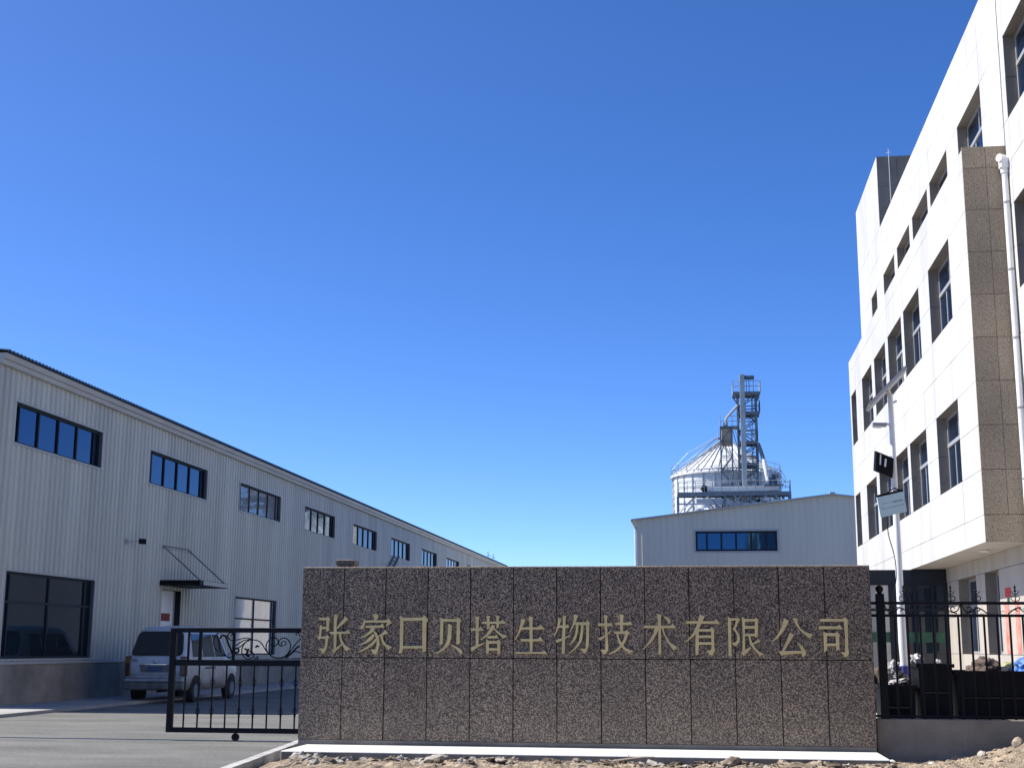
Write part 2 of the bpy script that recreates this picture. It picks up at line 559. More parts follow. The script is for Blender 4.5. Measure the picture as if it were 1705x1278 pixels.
LETTERS = [
[[(-5.259,1.895),(-5.135,1.895),(-5.114,1.916),(-5.078,1.875),(-5.095,1.858),(-5.134,1.861),(-5.233,1.861)],[(-5.135,1.892),(-5.095,1.871),(-5.094,1.722),(-5.118,1.702),(-5.129,1.712)],[(-5.224,1.796),(-5.188,1.769),(-5.124,1.769),(-5.123,1.739),(-5.194,1.739),(-5.219,1.742)],[(-5.224,1.796),(-5.191,1.766),(-5.198,1.742),(-5.205,1.634),(-5.228,1.59),(-5.258,1.627),(-5.233,1.64)],[(-5.247,1.633),(-5.141,1.641),(-5.121,1.664),(-5.081,1.627),(-5.105,1.604),(-5.225,1.61)],[(-5.137,1.62),(-5.102,1.62),(-5.109,1.533),(-5.125,1.458),(-5.162,1.401),(-5.187,1.411),(-5.206,1.451),(-5.238,1.458),(-5.221,1.475),(-5.157,1.465),(-5.141,1.532)],[(-5.026,1.94),(-4.969,1.929),(-4.985,1.872),(-4.982,1.513),(-4.98,1.459),(-5.014,1.408),(-5.047,1.445),(-5.019,1.465),(-5.024,1.729)],[(-4.87,1.913),(-4.823,1.875),(-4.85,1.848),(-4.974,1.739),(-4.982,1.763),(-4.893,1.872)],[(-5.09,1.702),(-4.85,1.706),(-4.822,1.736),(-4.779,1.679),(-4.817,1.675),(-4.979,1.672),(-5.061,1.668)],[(-4.948,1.675),(-4.923,1.675),(-4.907,1.601),(-4.862,1.527),(-4.78,1.473),(-4.839,1.439),(-4.905,1.527),(-4.935,1.601)],[(-4.984,1.479),(-4.912,1.54),(-4.904,1.52),(-4.983,1.445)]],
[[(-4.472,1.944),(-4.43,1.951),(-4.394,1.923),(-4.397,1.893),(-4.421,1.862),(-4.442,1.862),(-4.461,1.906)],[(-4.59,1.883),(-4.579,1.855),(-4.578,1.825),(-4.601,1.75),(-4.629,1.737),(-4.654,1.757),(-4.603,1.825)],[(-4.586,1.859),(-4.281,1.863),(-4.246,1.883),(-4.199,1.832),(-4.279,1.775),(-4.286,1.785),(-4.259,1.829),(-4.585,1.828)],[(-4.574,1.788),(-4.363,1.792),(-4.332,1.819),(-4.296,1.761),(-4.566,1.757)],[(-4.489,1.761),(-4.436,1.761),(-4.459,1.704),(-4.535,1.656),(-4.636,1.612),(-4.643,1.622),(-4.571,1.663),(-4.516,1.71)],[(-4.47,1.731),(-4.417,1.697),(-4.377,1.623),(-4.367,1.529),(-4.39,1.441),(-4.417,1.401),(-4.452,1.404),(-4.47,1.441),(-4.495,1.458),(-4.474,1.465),(-4.425,1.461),(-4.406,1.515),(-4.408,1.596),(-4.437,1.663)],[(-4.462,1.677),(-4.433,1.65),(-4.491,1.582),(-4.567,1.541),(-4.651,1.518),(-4.651,1.528),(-4.568,1.575)],[(-4.422,1.616),(-4.404,1.589),(-4.462,1.522),(-4.558,1.461),(-4.666,1.423),(-4.67,1.43),(-4.566,1.488),(-4.483,1.549)],[(-4.292,1.731),(-4.245,1.684),(-4.29,1.67),(-4.381,1.636),(-4.388,1.643),(-4.326,1.691)],[(-4.36,1.65),(-4.328,1.65),(-4.317,1.596),(-4.273,1.536),(-4.189,1.499),(-4.244,1.462),(-4.322,1.542),(-4.345,1.596)]],
[[(-4.083,1.921),(-4.03,1.89),(-4.036,1.856),(-4.036,1.517),(-4.038,1.45),(-4.062,1.413),(-4.093,1.409),(-4.081,1.476),(-4.083,1.732)],[(-3.769,1.907),(-3.741,1.931),(-3.685,1.871),(-3.712,1.827),(-3.712,1.445),(-3.74,1.431),(-3.76,1.431)],[(-4.047,1.894),(-3.762,1.901),(-3.761,1.86),(-4.047,1.856)],[(-4.043,1.513),(-3.755,1.515),(-3.754,1.481),(-4.042,1.477)]],
[[(-3.515,1.902),(-3.473,1.878),(-3.474,1.733),(-3.475,1.539),(-3.527,1.529),(-3.514,1.626),(-3.513,1.8)],[(-3.494,1.881),(-3.286,1.881),(-3.269,1.903),(-3.22,1.858),(-3.24,1.834),(-3.282,1.844),(-3.479,1.844)],[(-3.282,1.851),(-3.241,1.838),(-3.24,1.54),(-3.285,1.537)],[(-3.406,1.817),(-3.378,1.811),(-3.351,1.794),(-3.359,1.627),(-3.395,1.52),(-3.47,1.453),(-3.539,1.419),(-3.601,1.409),(-3.604,1.419),(-3.532,1.442),(-3.457,1.506),(-3.417,1.586),(-3.408,1.68)],[(-3.364,1.536),(-3.347,1.536),(-3.278,1.503),(-3.208,1.46),(-3.201,1.421),(-3.218,1.41),(-3.284,1.473)]],
[[(-3.029,1.919),(-2.967,1.905),(-2.977,1.875),(-2.978,1.535),(-3.015,1.518),(-3.019,1.868)],[(-3.093,1.754),(-2.976,1.755),(-2.949,1.782),(-2.904,1.725),(-2.969,1.718),(-3.079,1.721)],[(-3.09,1.494),(-3.015,1.524),(-2.892,1.565),(-2.912,1.542),(-2.981,1.505),(-3.069,1.444)],[(-2.946,1.845),(-2.682,1.849),(-2.641,1.876),(-2.593,1.819),(-2.682,1.816),(-2.929,1.815)],[(-2.871,1.932),(-2.813,1.919),(-2.826,1.889),(-2.825,1.755),(-2.863,1.742),(-2.864,1.882)],[(-2.741,1.932),(-2.686,1.923),(-2.692,1.889),(-2.698,1.765),(-2.729,1.755),(-2.73,1.882)],[(-2.791,1.802),(-2.746,1.789),(-2.763,1.759),(-2.811,1.688),(-2.886,1.628),(-2.951,1.595),(-2.947,1.608),(-2.866,1.675)],[(-2.777,1.755),(-2.757,1.762),(-2.701,1.709),(-2.64,1.672),(-2.581,1.659),(-2.626,1.619),(-2.708,1.682)],[(-2.852,1.652),(-2.746,1.655),(-2.729,1.672),(-2.697,1.622),(-2.845,1.618),(-2.862,1.635)],[(-2.873,1.612),(-2.831,1.582),(-2.833,1.422),(-2.867,1.409),(-2.872,1.495)],[(-2.844,1.585),(-2.721,1.586),(-2.694,1.609),(-2.666,1.569),(-2.68,1.549),(-2.844,1.548)],[(-2.718,1.576),(-2.676,1.556),(-2.676,1.417),(-2.713,1.413)],[(-2.84,1.489),(-2.71,1.489),(-2.71,1.456),(-2.84,1.455)]],
[[(-2.388,1.886),(-2.326,1.873),(-2.347,1.83),(-2.394,1.723),(-2.462,1.61),(-2.482,1.593),(-2.482,1.603),(-2.421,1.71),(-2.394,1.83)],[(-2.381,1.77),(-2.163,1.773),(-2.119,1.807),(-2.061,1.747),(-2.149,1.74),(-2.387,1.74)],[(-2.282,1.923),(-2.224,1.907),(-2.231,1.856),(-2.23,1.419),(-2.267,1.415),(-2.272,1.85)],[(-2.404,1.613),(-2.156,1.614),(-2.125,1.647),(-2.074,1.585),(-2.38,1.58)],[(-2.482,1.437),(-2.101,1.442),(-2.074,1.466),(-2.024,1.416),(-2.441,1.414)]],
[[(-1.878,1.9),(-1.834,1.881),(-1.855,1.804),(-1.882,1.738),(-1.923,1.655),(-1.936,1.651),(-1.909,1.718),(-1.885,1.811)],[(-1.868,1.797),(-1.76,1.798),(-1.746,1.818),(-1.726,1.765),(-1.882,1.764)],[(-1.814,1.934),(-1.763,1.924),(-1.777,1.877),(-1.784,1.606),(-1.788,1.428),(-1.829,1.414),(-1.825,1.605),(-1.814,1.837)],[(-1.916,1.602),(-1.828,1.625),(-1.71,1.669),(-1.713,1.655),(-1.794,1.615),(-1.896,1.559)],[(-1.655,1.947),(-1.604,1.931),(-1.631,1.858),(-1.672,1.778),(-1.716,1.698),(-1.723,1.708),(-1.686,1.791),(-1.665,1.871)],[(-1.658,1.841),(-1.5,1.841),(-1.473,1.865),(-1.436,1.815),(-1.456,1.798),(-1.659,1.805)],[(-1.493,1.815),(-1.453,1.802),(-1.458,1.607),(-1.465,1.515),(-1.492,1.442),(-1.523,1.422),(-1.553,1.455),(-1.586,1.481),(-1.566,1.488),(-1.505,1.488),(-1.495,1.607)],[(-1.632,1.811),(-1.598,1.811),(-1.605,1.725),(-1.632,1.626),(-1.687,1.56),(-1.734,1.527),(-1.73,1.537),(-1.68,1.599),(-1.646,1.672),(-1.635,1.738)],[(-1.564,1.811),(-1.53,1.811),(-1.534,1.712),(-1.559,1.58),(-1.62,1.501),(-1.728,1.418),(-1.738,1.418),(-1.653,1.501),(-1.592,1.587),(-1.571,1.705)]],
[[(-1.338,1.825),(-1.171,1.829),(-1.157,1.842),(-1.131,1.789),(-1.329,1.789)],[(-1.25,1.941),(-1.2,1.931),(-1.21,1.872),(-1.206,1.674),(-1.197,1.542),(-1.197,1.47),(-1.231,1.417),(-1.265,1.414),(-1.291,1.456),(-1.311,1.473),(-1.237,1.479),(-1.233,1.608),(-1.244,1.839)],[(-1.337,1.627),(-1.256,1.66),(-1.148,1.74),(-1.145,1.73),(-1.202,1.674),(-1.303,1.594)],[(-1.1,1.836),(-0.926,1.839),(-0.899,1.852),(-0.86,1.806),(-1.087,1.803)],[(-1.035,1.948),(-0.978,1.935),(-0.989,1.892),(-0.994,1.714),(-1.031,1.714),(-1.033,1.872)],[(-1.118,1.72),(-0.974,1.72),(-0.947,1.74),(-0.898,1.698),(-0.928,1.674),(-0.968,1.684),(-1.115,1.687)],[(-0.965,1.691),(-0.925,1.681),(-0.949,1.609),(-1.003,1.517),(-1.077,1.457),(-1.171,1.417),(-1.198,1.417),(-1.104,1.47),(-1.03,1.536),(-0.989,1.609)],[(-1.088,1.69),(-1.058,1.691),(-1.049,1.635),(-1.003,1.543),(-0.95,1.491),(-0.851,1.458),(-0.911,1.422),(-0.99,1.484),(-1.056,1.569)]],
[[(-0.713,1.8),(-0.351,1.798),(-0.323,1.827),(-0.275,1.768),(-0.305,1.762),(-0.703,1.764)],[(-0.53,1.955),(-0.471,1.942),(-0.481,1.899),(-0.483,1.427),(-0.519,1.411),(-0.518,1.676),(-0.522,1.886)],[(-0.563,1.768),(-0.514,1.768),(-0.531,1.709),(-0.592,1.603),(-0.714,1.485),(-0.737,1.475),(-0.646,1.584),(-0.585,1.682)],[(-0.474,1.768),(-0.447,1.765),(-0.426,1.676),(-0.361,1.578),(-0.263,1.503),(-0.32,1.471),(-0.401,1.585),(-0.452,1.696)],[(-0.448,1.919),(-0.408,1.919),(-0.362,1.886),(-0.346,1.847),(-0.367,1.824),(-0.386,1.83),(-0.402,1.873)]],
[[(-0.144,1.86),(0.231,1.858),(0.262,1.887),(0.31,1.825),(-0.138,1.824)],[(0.043,1.949),(0.108,1.92),(0.073,1.848),(0.025,1.749),(-0.043,1.658),(-0.143,1.579),(-0.16,1.576),(-0.062,1.684),(-0.007,1.789)],[(-0.018,1.723),(0.025,1.749),(0.021,1.547),(0.011,1.417),(-0.025,1.404),(-0.025,1.547)],[(0.012,1.753),(0.17,1.753),(0.2,1.783),(0.238,1.737),(0.222,1.721),(0.015,1.72)],[(0.189,1.734),(0.225,1.724),(0.227,1.548),(0.232,1.463),(0.201,1.415),(0.168,1.408),(0.143,1.444),(0.111,1.466),(0.176,1.473),(0.19,1.509)],[(0.017,1.67),(0.193,1.67),(0.192,1.636),(0.016,1.635)],[(0.015,1.58),(0.192,1.58),(0.191,1.548),(0.014,1.547)]],
[[(0.417,1.924),(0.459,1.884),(0.455,1.744),(0.453,1.406),(0.413,1.403),(0.416,1.744)],[(0.446,1.899),(0.528,1.9),(0.548,1.909),(0.579,1.872),(0.556,1.852),(0.524,1.867),(0.452,1.867)],[(0.524,1.872),(0.566,1.868),(0.535,1.803),(0.514,1.751),(0.488,1.744),(0.481,1.754),(0.506,1.809)],[(0.485,1.751),(0.514,1.757),(0.558,1.692),(0.57,1.634),(0.562,1.582),(0.521,1.536),(0.495,1.53),(0.457,1.572),(0.464,1.578),(0.509,1.578),(0.533,1.614),(0.528,1.679)],[(0.604,1.921),(0.645,1.888),(0.636,1.68),(0.634,1.472),(0.597,1.459),(0.607,1.679)],[(0.629,1.888),(0.773,1.888),(0.79,1.909),(0.824,1.872),(0.811,1.856),(0.635,1.854)],[(0.772,1.875),(0.814,1.866),(0.805,1.667),(0.785,1.638),(0.766,1.651)],[(0.633,1.797),(0.776,1.797),(0.775,1.761),(0.632,1.761)],[(0.63,1.694),(0.773,1.694),(0.772,1.662),(0.629,1.661)],[(0.571,1.436),(0.604,1.468),(0.703,1.521),(0.716,1.505),(0.615,1.401)],[(0.681,1.667),(0.707,1.667),(0.719,1.602),(0.768,1.511),(0.818,1.46),(0.882,1.425),(0.823,1.405),(0.748,1.485),(0.698,1.563)],[(0.811,1.628),(0.845,1.589),(0.809,1.576),(0.73,1.544),(0.724,1.556),(0.784,1.602)]],
[[(1.161,1.898),(1.221,1.862),(1.142,1.716),(1.068,1.635),(0.995,1.589),(0.992,1.596),(1.056,1.661),(1.131,1.791)],[(1.271,1.905),(1.339,1.898),(1.331,1.85),(1.357,1.778),(1.433,1.717),(1.528,1.685),(1.488,1.633),(1.394,1.707),(1.313,1.811)],[(1.229,1.713),(1.289,1.675),(1.262,1.649),(1.146,1.464),(1.114,1.464),(1.204,1.648)],[(1.079,1.47),(1.146,1.47),(1.385,1.472),(1.384,1.436),(1.248,1.432),(1.102,1.409)],[(1.321,1.584),(1.337,1.581),(1.387,1.533),(1.424,1.481),(1.432,1.436),(1.408,1.398),(1.382,1.398),(1.372,1.475)]],
[[(1.626,1.892),(1.928,1.893),(1.958,1.909),(2.004,1.87),(1.984,1.851),(1.94,1.856),(1.641,1.855)],[(1.94,1.861),(1.988,1.857),(1.985,1.709),(1.982,1.49),(1.991,1.465),(1.979,1.414),(1.952,1.394),(1.927,1.397),(1.903,1.439),(1.872,1.455),(1.939,1.458),(1.947,1.645)],[(1.61,1.795),(1.847,1.794),(1.88,1.817),(1.926,1.757),(1.615,1.756)],[(1.668,1.727),(1.715,1.702),(1.707,1.579),(1.71,1.48),(1.667,1.463),(1.673,1.605)],[(1.703,1.705),(1.821,1.705),(1.845,1.728),(1.884,1.677),(1.861,1.664),(1.708,1.669)],[(1.827,1.683),(1.871,1.676),(1.867,1.487),(1.825,1.48)],[(1.704,1.57),(1.832,1.57),(1.83,1.536),(1.702,1.535)]]]
SCROLLS = [
('a',[(-6.639,1.514),(-6.601,1.533),(-6.604,1.566),(-6.646,1.578),(-6.677,1.55),(-6.661,1.503),(-6.703,1.515),(-6.726,1.554),(-6.706,1.602),(-6.648,1.633),(-6.574,1.607),(-6.528,1.542),(-6.528,1.464),(-6.566,1.386),(-6.646,1.327),(-6.736,1.316),(-6.828,1.337),(-6.904,1.402),(-6.952,1.462),(-6.992,1.523),(-7.049,1.575),(-7.114,1.596),(-7.188,1.601),(-7.251,1.583),(-7.304,1.53),(-7.334,1.469),(-7.335,1.4),(-7.305,1.339),(-7.248,1.3),(-7.184,1.305),(-7.131,1.348),(-7.147,1.392),(-7.189,1.418),(-7.234,1.4),(-7.242,1.365),(-7.204,1.344)]),
('a',[(-6.818,1.532),(-6.845,1.515),(-6.817,1.499),(-6.758,1.52),(-6.732,1.567),(-6.757,1.62),(-6.822,1.638),(-6.885,1.602),(-6.928,1.532),(-6.924,1.445),(-6.876,1.376),(-6.791,1.317)]),
('a',[(-7.606,1.678),(-7.566,1.617),(-7.51,1.591),(-7.418,1.6),(-7.327,1.622),(-7.253,1.631),(-7.188,1.608)]),
('a',[(-7.441,1.504),(-7.361,1.565),(-7.289,1.596),(-7.215,1.605)]),
('a',[(-7.43,1.46),(-7.358,1.495),(-7.287,1.557),(-7.215,1.594)]),
('a',[(-7.532,1.669),(-7.505,1.687),(-7.515,1.713),(-7.561,1.709),(-7.587,1.66),(-7.557,1.608)]),
('a',[(-6.266,1.665),(-6.365,1.612),(-6.409,1.569),(-6.47,1.499),(-6.522,1.421),(-6.583,1.351),(-6.663,1.316)]),
('b',[(-6.37,1.499),(-6.406,1.491),(-6.458,1.438),(-6.538,1.36),(-6.6,1.317)]),
('a',[(-6.413,1.682),(-6.44,1.69),(-6.432,1.716),(-6.395,1.708),(-6.366,1.647)]),
('a',[(-7.747,1.717),(-7.808,1.633),(-7.822,1.546),(-7.79,1.467),(-7.742,1.415)]),
('b',[(-7.763,1.66),(-7.731,1.572),(-7.717,1.485),(-7.694,1.389)]),
('b',[(-7.714,1.616),(-7.688,1.66),(-7.643,1.669),(-7.603,1.617),(-7.572,1.538),(-7.531,1.46),(-7.49,1.355)]),
('a',[(-7.62,1.372),(-7.571,1.32),(-7.525,1.316),(-7.489,1.347)]),
('b',[(-7.466,1.434),(-7.448,1.46),(-7.412,1.464),(-7.387,1.434),(-7.404,1.399),(-7.441,1.395),(-7.465,1.421)]),
('a',[(-7.131,1.348),(-7.12,1.314),(-7.092,1.298),(-7.061,1.314),(-7.071,1.336),(-7.093,1.323)]),
('b',[(-7.292,1.461),(-7.244,1.426),(-7.26,1.365),(-7.204,1.331)]),
('a',[(-6.485,1.412),(-6.403,1.413),(-6.311,1.374)]),
('b',[(-7.235,1.426),(-7.223,1.461)]),
('b',[(-7.109,1.479),(-7.083,1.505),(-7.054,1.488)])]
# ---------------------------------------------------------------- ground and paving
struct('ground', MB().quad((-1500, -300, -0.012), (1500, -300, -0.012), (1500, 3000, -0.012), (-1500, 3000, -0.012)), 'field')
struct('road', MB().quad((-40, -20, 0.0), (40, -20, 0.0), (40, 200, 0.0), (-40, 200, 0.0)), 'asphalt')
struct('forecourt', MB().quad((-3.0, 21.0, 0.006), (6.0, 21.0, 0.006), (6.0, 60.0, 0.006), (-3.0, 60.0, 0.006)), 'forecourt')
sw = MB().box(-16.75, -14.55, 12, 120, -0.1, 0.07)
struct('pavement', sw, 'forecourt')
ks = MB()
kerb_path = [(-4.55, 8.0), (-5.45, 15.4), (-5.72, 18.0), (-5.98, 20.5)]
for (ax, ay), (bx, by) in zip(kerb_path[:-1], kerb_path[1:]):
    d = Vector((bx - ax, by - ay, 0))
    n_ = max(1, round(d.length / 1.0))
    for i in range(n_):
        p = Vector((ax, ay, -0.1)) + d * (i / n_)
        q = d / n_
        w = Vector((q.y, -q.x, 0)).normalized() * 0.13
        ks.obox(p + q.normalized() * 0.004, q - q.normalized() * 0.008, w, Vector((0, 0, 0.23 + random.uniform(-.003, .003))))
struct('kerb', ks, 'kerb_concrete')
slab = struct('concrete_slab', MB().box(-5.36, 2.30, 17.48, 18.66, -0.1, 0.18, 0.010), 'pale_concrete')
BASE[slab.name] = Vector((0, 0, 0))
for a_, b_ in ((-5.35, -3.2), (-3.195, -0.9), (-0.895, 1.47), (1.475, 2.29)):
    MB().box(a_, b_, 17.466, 17.479, -0.1, 0.166).build('facing', 'cement', slab)
struct('gate_track', MB().box(-24, -3.0, 21.66, 21.69, -0.02, 0.012), 'dark_steel')


def dirt_h(x, y):
    h = 0.085 + 0.028 * noise.noise((x * 1.1, y * 1.1, 0.3)) + 0.034 * noise.noise((x * 3.1, y * 3.1, 4.0))
    h += 0.030 * noise.noise((x * 8.0, y * 8.0, 9.0)) + 0.020 * noise.noise((x * 19.0, y * 19.0, 2.0)) + 0.012 * noise.noise((x * 41.0, y * 41.0, 7.0))
    h += 0.03 * max(0.0, noise.noise((x * 6.0, y * 9.0, 17.0)) - .15)
    h += math.exp(-((y - 17.2) / 0.22) ** 2) * 0.035 * (0.4 + noise.noise((x * 1.9, 3.3, 1.0)))
    # mound at the right, against the fence footing
    h += 0.33 * math.exp(-((x - 4.35) / 0.80) ** 2 - ((y - 18.1) / 0.75) ** 2)
    h -= 0.05 * math.exp(-((x - 2.75) / 0.5) ** 2 - ((y - 18.5) / 0.5) ** 2)
    # falls away to the kerb on the left
    edge = -5.42 + (15.4 - y) * 0.11 + 0.16
    k = min(1.0, max(0.0, (x - edge) / 0.35))
    return h * (0.35 + 0.65 * k)


dm = MB()
xs = [-5.42 + i * 0.025 for i in range(540)]
ys = [5 + i * 0.5 for i in range(24)] + [16.75 + i * 0.025 for i in range(88)]
W = len(xs)
for y in ys:
    for x in xs:
        xx = max(x, -5.45 + (15.4 - y) * 0.11 + 0.09) if x < -4.9 else x
        dm.v.append((xx, y, dirt_h(xx, y)))
for j in range(len(ys) - 1):
    for i in range(W - 1):
        q = j * W + i
        dm.f.append((q, q + 1, q + 1 + W, q + W))
struct('dirt_ground', dm, 'dirt')

# ---------------------------------------------------------------- sign wall
SX0, SX1, SY, SZ0, SZ1 = -5.50, 2.302, 18.70, 0.18, 2.600
NP = 13
PW = (SX1 - SX0) / NP
JZ = 1.352
sign = thing('sign_wall', 'long dark speckled granite company wall with gold Chinese characters, at the gateway', 'sign wall', ((SX0 + SX1) / 2, SY + .2, SZ0))
box_part('core', 'joint', sign, SX0 + 0.012, SX1 - 0.012, SY + 0.024, SY + 0.43, 0.0, SZ1 - 0.012)
for row, (z0, z1) in enumerate(((0.245, JZ - 0.006), (JZ + 0.006, SZ1 - 0.022))):
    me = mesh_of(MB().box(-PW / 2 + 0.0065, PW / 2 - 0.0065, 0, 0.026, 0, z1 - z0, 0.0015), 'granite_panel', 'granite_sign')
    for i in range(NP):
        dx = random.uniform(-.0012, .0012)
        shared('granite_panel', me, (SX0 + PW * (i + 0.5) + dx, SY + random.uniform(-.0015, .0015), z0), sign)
MB().box(SX0 + 0.006, SX1 - 0.006, SY + 0.003, SY + 0.02, 0.0, 0.240).build('base_strip', 'cement', sign)
MB().box(SX0 - 0.004, SX1 + 0.004, SY - 0.004, SY + 0.455, SZ1 - 0.020, SZ1, 0.004).build('coping', 'granite_office', sign)
for sx in (SX0 - 0.006, SX1 - 0.012):
    for z0, z1 in ((0.245, JZ - 0.006), (JZ + 0.006, SZ1 - 0.022)):
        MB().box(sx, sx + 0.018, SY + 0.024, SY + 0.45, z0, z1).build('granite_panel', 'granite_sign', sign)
for ch in LETTERS:
    lm = MB()
    for k, st in enumerate(ch):
        lm.prism_y(st, SY - 0.032 - 0.0006 * k, SY - 0.006)
    lm.build('letter', 'gold', sign)

# pillar of the gate behind the wall, only its head shows
gp = thing('gate_pillar', 'square granite gate pillar whose head peeks over the left end of the sign wall', 'pillar', (-5.40, 20.75, 0))
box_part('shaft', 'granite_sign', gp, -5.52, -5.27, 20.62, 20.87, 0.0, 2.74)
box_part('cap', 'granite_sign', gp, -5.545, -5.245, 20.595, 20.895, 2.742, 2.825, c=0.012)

# ---------------------------------------------------------------- sliding iron gate
GY = 21.6
gate = thing('sliding_gate', 'black wrought iron sliding gate with scrollwork, drawn half open beside the sign wall', 'gate', (-6.6, GY, 0))
GX0, GX1 = -8.55, -4.30
box_part('stile', 'black_iron', gate, GX0, GX0 + 0.10, GY - 0.04, GY + 0.04, 0.13, 1.79, c=0.006)
box_part('stile', 'black_iron', gate, GX1 - 0.1, GX1, GY - 0.04, GY + 0.04, 0.13, 1.79, c=0.006)
for z0, z1 in ((1.715, 1.792), (1.185, 1.278), (0.130, 0.208)):
    box_part('rail', 'black_iron', gate, GX0 + 0.101, GX1 - 0.101, GY - 0.038, GY + 0.038, z0, z1, c=0.006)
x = -8.27
i = 0
while x < GX1 - 0.15:
    b = MB().box(x - 0.011, x + 0.011, GY - 0.011, GY + 0.011, 0.206, 1.187)
    bal = b.build('baluster', 'black_iron', gate)
    if i % 3 != 0:
        for zc in (0.47, 0.93):
            k = MB()
            for s in (-1, 1):
                k.tube([(x, GY, zc - 0.075), (x + s * 0.032, GY, zc - 0.03), (x + s * 0.036, GY, zc + 0.01), (x, GY, zc + 0.06)], 0.0055, 5)
            k.tube([(x, GY, zc - 0.09), (x, GY, zc + 0.075)], 0.017, 6)
            k.build('knot', 'black_iron', bal)
    x += 0.2315
    i += 1
for x0, w in ((-8.24, 0.016), (-8.04, 0.026), (-7.475, 0.022), (-5.9, 0.02), (-5.2, 0.02)):
    box_part('baluster', 'black_iron', gate, x0 - w, x0 + w, GY - 0.016, GY + 0.016, 1.276, 1.717)


def smooth_line(p, n=4):
    out = []
    for i in range(len(p) - 1):
        a, b = Vector(p[max(i - 1, 0)]), Vector(p[i])
        c, d = Vector(p[i + 1]), Vector(p[min(i + 2, len(p) - 1)])
        for k in range(n):
            t = k / n
            out.append(0.5 * ((2 * b) + (c - a) * t + (2 * a - 5 * b + 4 * c - d) * t * t + (3 * b - a - 3 * c + d) * t ** 3))
    out.append(Vector(p[-1]))
    return out


for kind, pl in SCROLLS:
    pts = [(q.x, GY + 0.0, q.y) for q in smooth_line([(a, b) for a, b in pl])]
    MB().tube(pts, 0.0095 if kind == 'a' else 0.016, 6).build('scroll', 'black_iron', gate, smooth=True)
for cx, cz in ((-7.41, 0.062), (-5.0, 0.062)):
    w = MB()
    w.tube([(cx, GY + 0.055, cz), (cx, GY + 0.095, cz)], 0.062, 20)
    wh = w.build('wheel', 'rubber', gate)
    MB().box(cx - 0.012, cx + 0.012, GY + 0.045, GY + 0.053, cz - 0.02, 0.135).build('fork', 'black_iron', wh)

# ---------------------------------------------------------------- fence on the right
FY = 19.0
fence = thing('iron_fence', 'black iron fence with spiked finials on a grey cement footing, right of the sign wall', 'fence', (5.0, FY, 0))
box_part('footing', 'cement', fence, 2.335, 8.2, FY - 0.10, FY + 0.14, -0.1, 0.592, c=0.008)
for px in (2.46, 5.30, 8.1):
    post = box_part('post', 'black_iron', fence, px - 0.055, px + 0.055, FY - 0.055, FY + 0.055, 0.594, 2.235, c=0.008)
    MB().lathe(px, FY, [(0.03, 2.236), (0.034, 2.255), (0.05, 2.275), (0.056, 2.30), (0.048, 2.325), (0.02, 2.345), (0.004, 2.352)], 14).build('ball_finial', 'black_iron', post, smooth=True)
for z0, z1 in ((2.088, 2.128), (1.925, 1.962), (0.612, 0.64)):
    for a, b in ((2.336, 2.404), (2.516, 5.244), (5.356, 8.04)):
        box_part('rail', 'black_iron', fence, a, b, FY - 0.02, FY + 0.02, z0, z1, c=0.003)
px = 2.64
while px < 8.0:
    if abs(px - 5.30) > 0.09:
        box_part('picket', 'black_iron', fence, px - 0.0125, px + 0.0125, FY - 0.0125, FY + 0.0125, 0.56, 1.927)
    px += 0.1662


def finial(px):
    f = MB()
    z = 2.126
    f.tube([(px, FY, z), (px, FY, z + 0.20)], 0.007, 6)
    f.lathe(px, FY, [(0.004, z + .125), (0.022, z + .145), (0.006, z + .165), (0.016, z + .185), (0.003, z + .225)], 8)
    for s in (-1, 1):
        f.tube(smooth_line([(px, FY, z + .01), (px + s * .045, FY, z + .02), (px + s * .055, FY, z + .055), (px + s * .03, FY, z + .08), (px + s * .012, FY, z + .06)]), 0.006, 5)
        f.tube(smooth_line([(px, FY, z + .09), (px + s * .03, FY, z + .11), (px + s * .05, FY, z + .145)]), 0.005, 5)
    return f.build('finial', 'black_iron', fence)


for px in (2.775, 3.39, 3.72, 4.225, 4.9, 5.7):
    finial(px)


def corner_scroll(px, s):
    f = MB()
    z = 1.962
    f.tube(smooth_line([(px, FY, z + .12), (px + s * .03, FY, z + .05), (px + s * .09, FY, z + .03), (px + s * .12, FY, z + .07), (px + s * .09, FY, z + .10), (px + s * .065, FY, z + .075)]), 0.008, 5)
    f.tube(smooth_line([(px + s * .04, FY, z + .01), (px + s * .14, FY, z + .04), (px + s * .19, FY, z + .09), (px + s * .23, FY, z + .06), (px + s * .20, FY, z + .04)]), 0.008, 5)
    f.tube(smooth_line([(px + s * .16, FY, z + .09), (px + s * .24, FY, z + .07), (px + s * .33, FY, z + .004)]), 0.009, 5)
    return f.build('scroll', 'black_iron', fence)


corner_scroll(2.52, 1)
corner_scroll(3.50, -1)
corner_scroll(3.53, 1)
corner_scroll(4.45, -1)
corner_scroll(4.48, 1)
MB().tube([(3.515, FY, 1.96), (3.515, FY, 2.09)], 0.012, 6).build('picket', 'black_iron', fence)
# ---------------------------------------------------------------- long factory hall on the left
FX = -16.7
FY0, FY1 = 30.15, 118.6
hall = thing('factory_hall', 'long grey corrugated steel factory hall with strip windows and dark blue roof edge', 'factory building', (-26, 74, 0))
UP = [(31.18 + 8.46 * i, 36.20 + 8.46 * i, 6.43, 7.45) for i in range(10)]
LOW = [(31.27, 36.26, 1.17, 3.28), (48.06, 53.04, 1.17, 3.28)]
DOOR = (41.15, 42.75, 0.12, 3.24)
OPEN = UP + LOW + [DOOR]


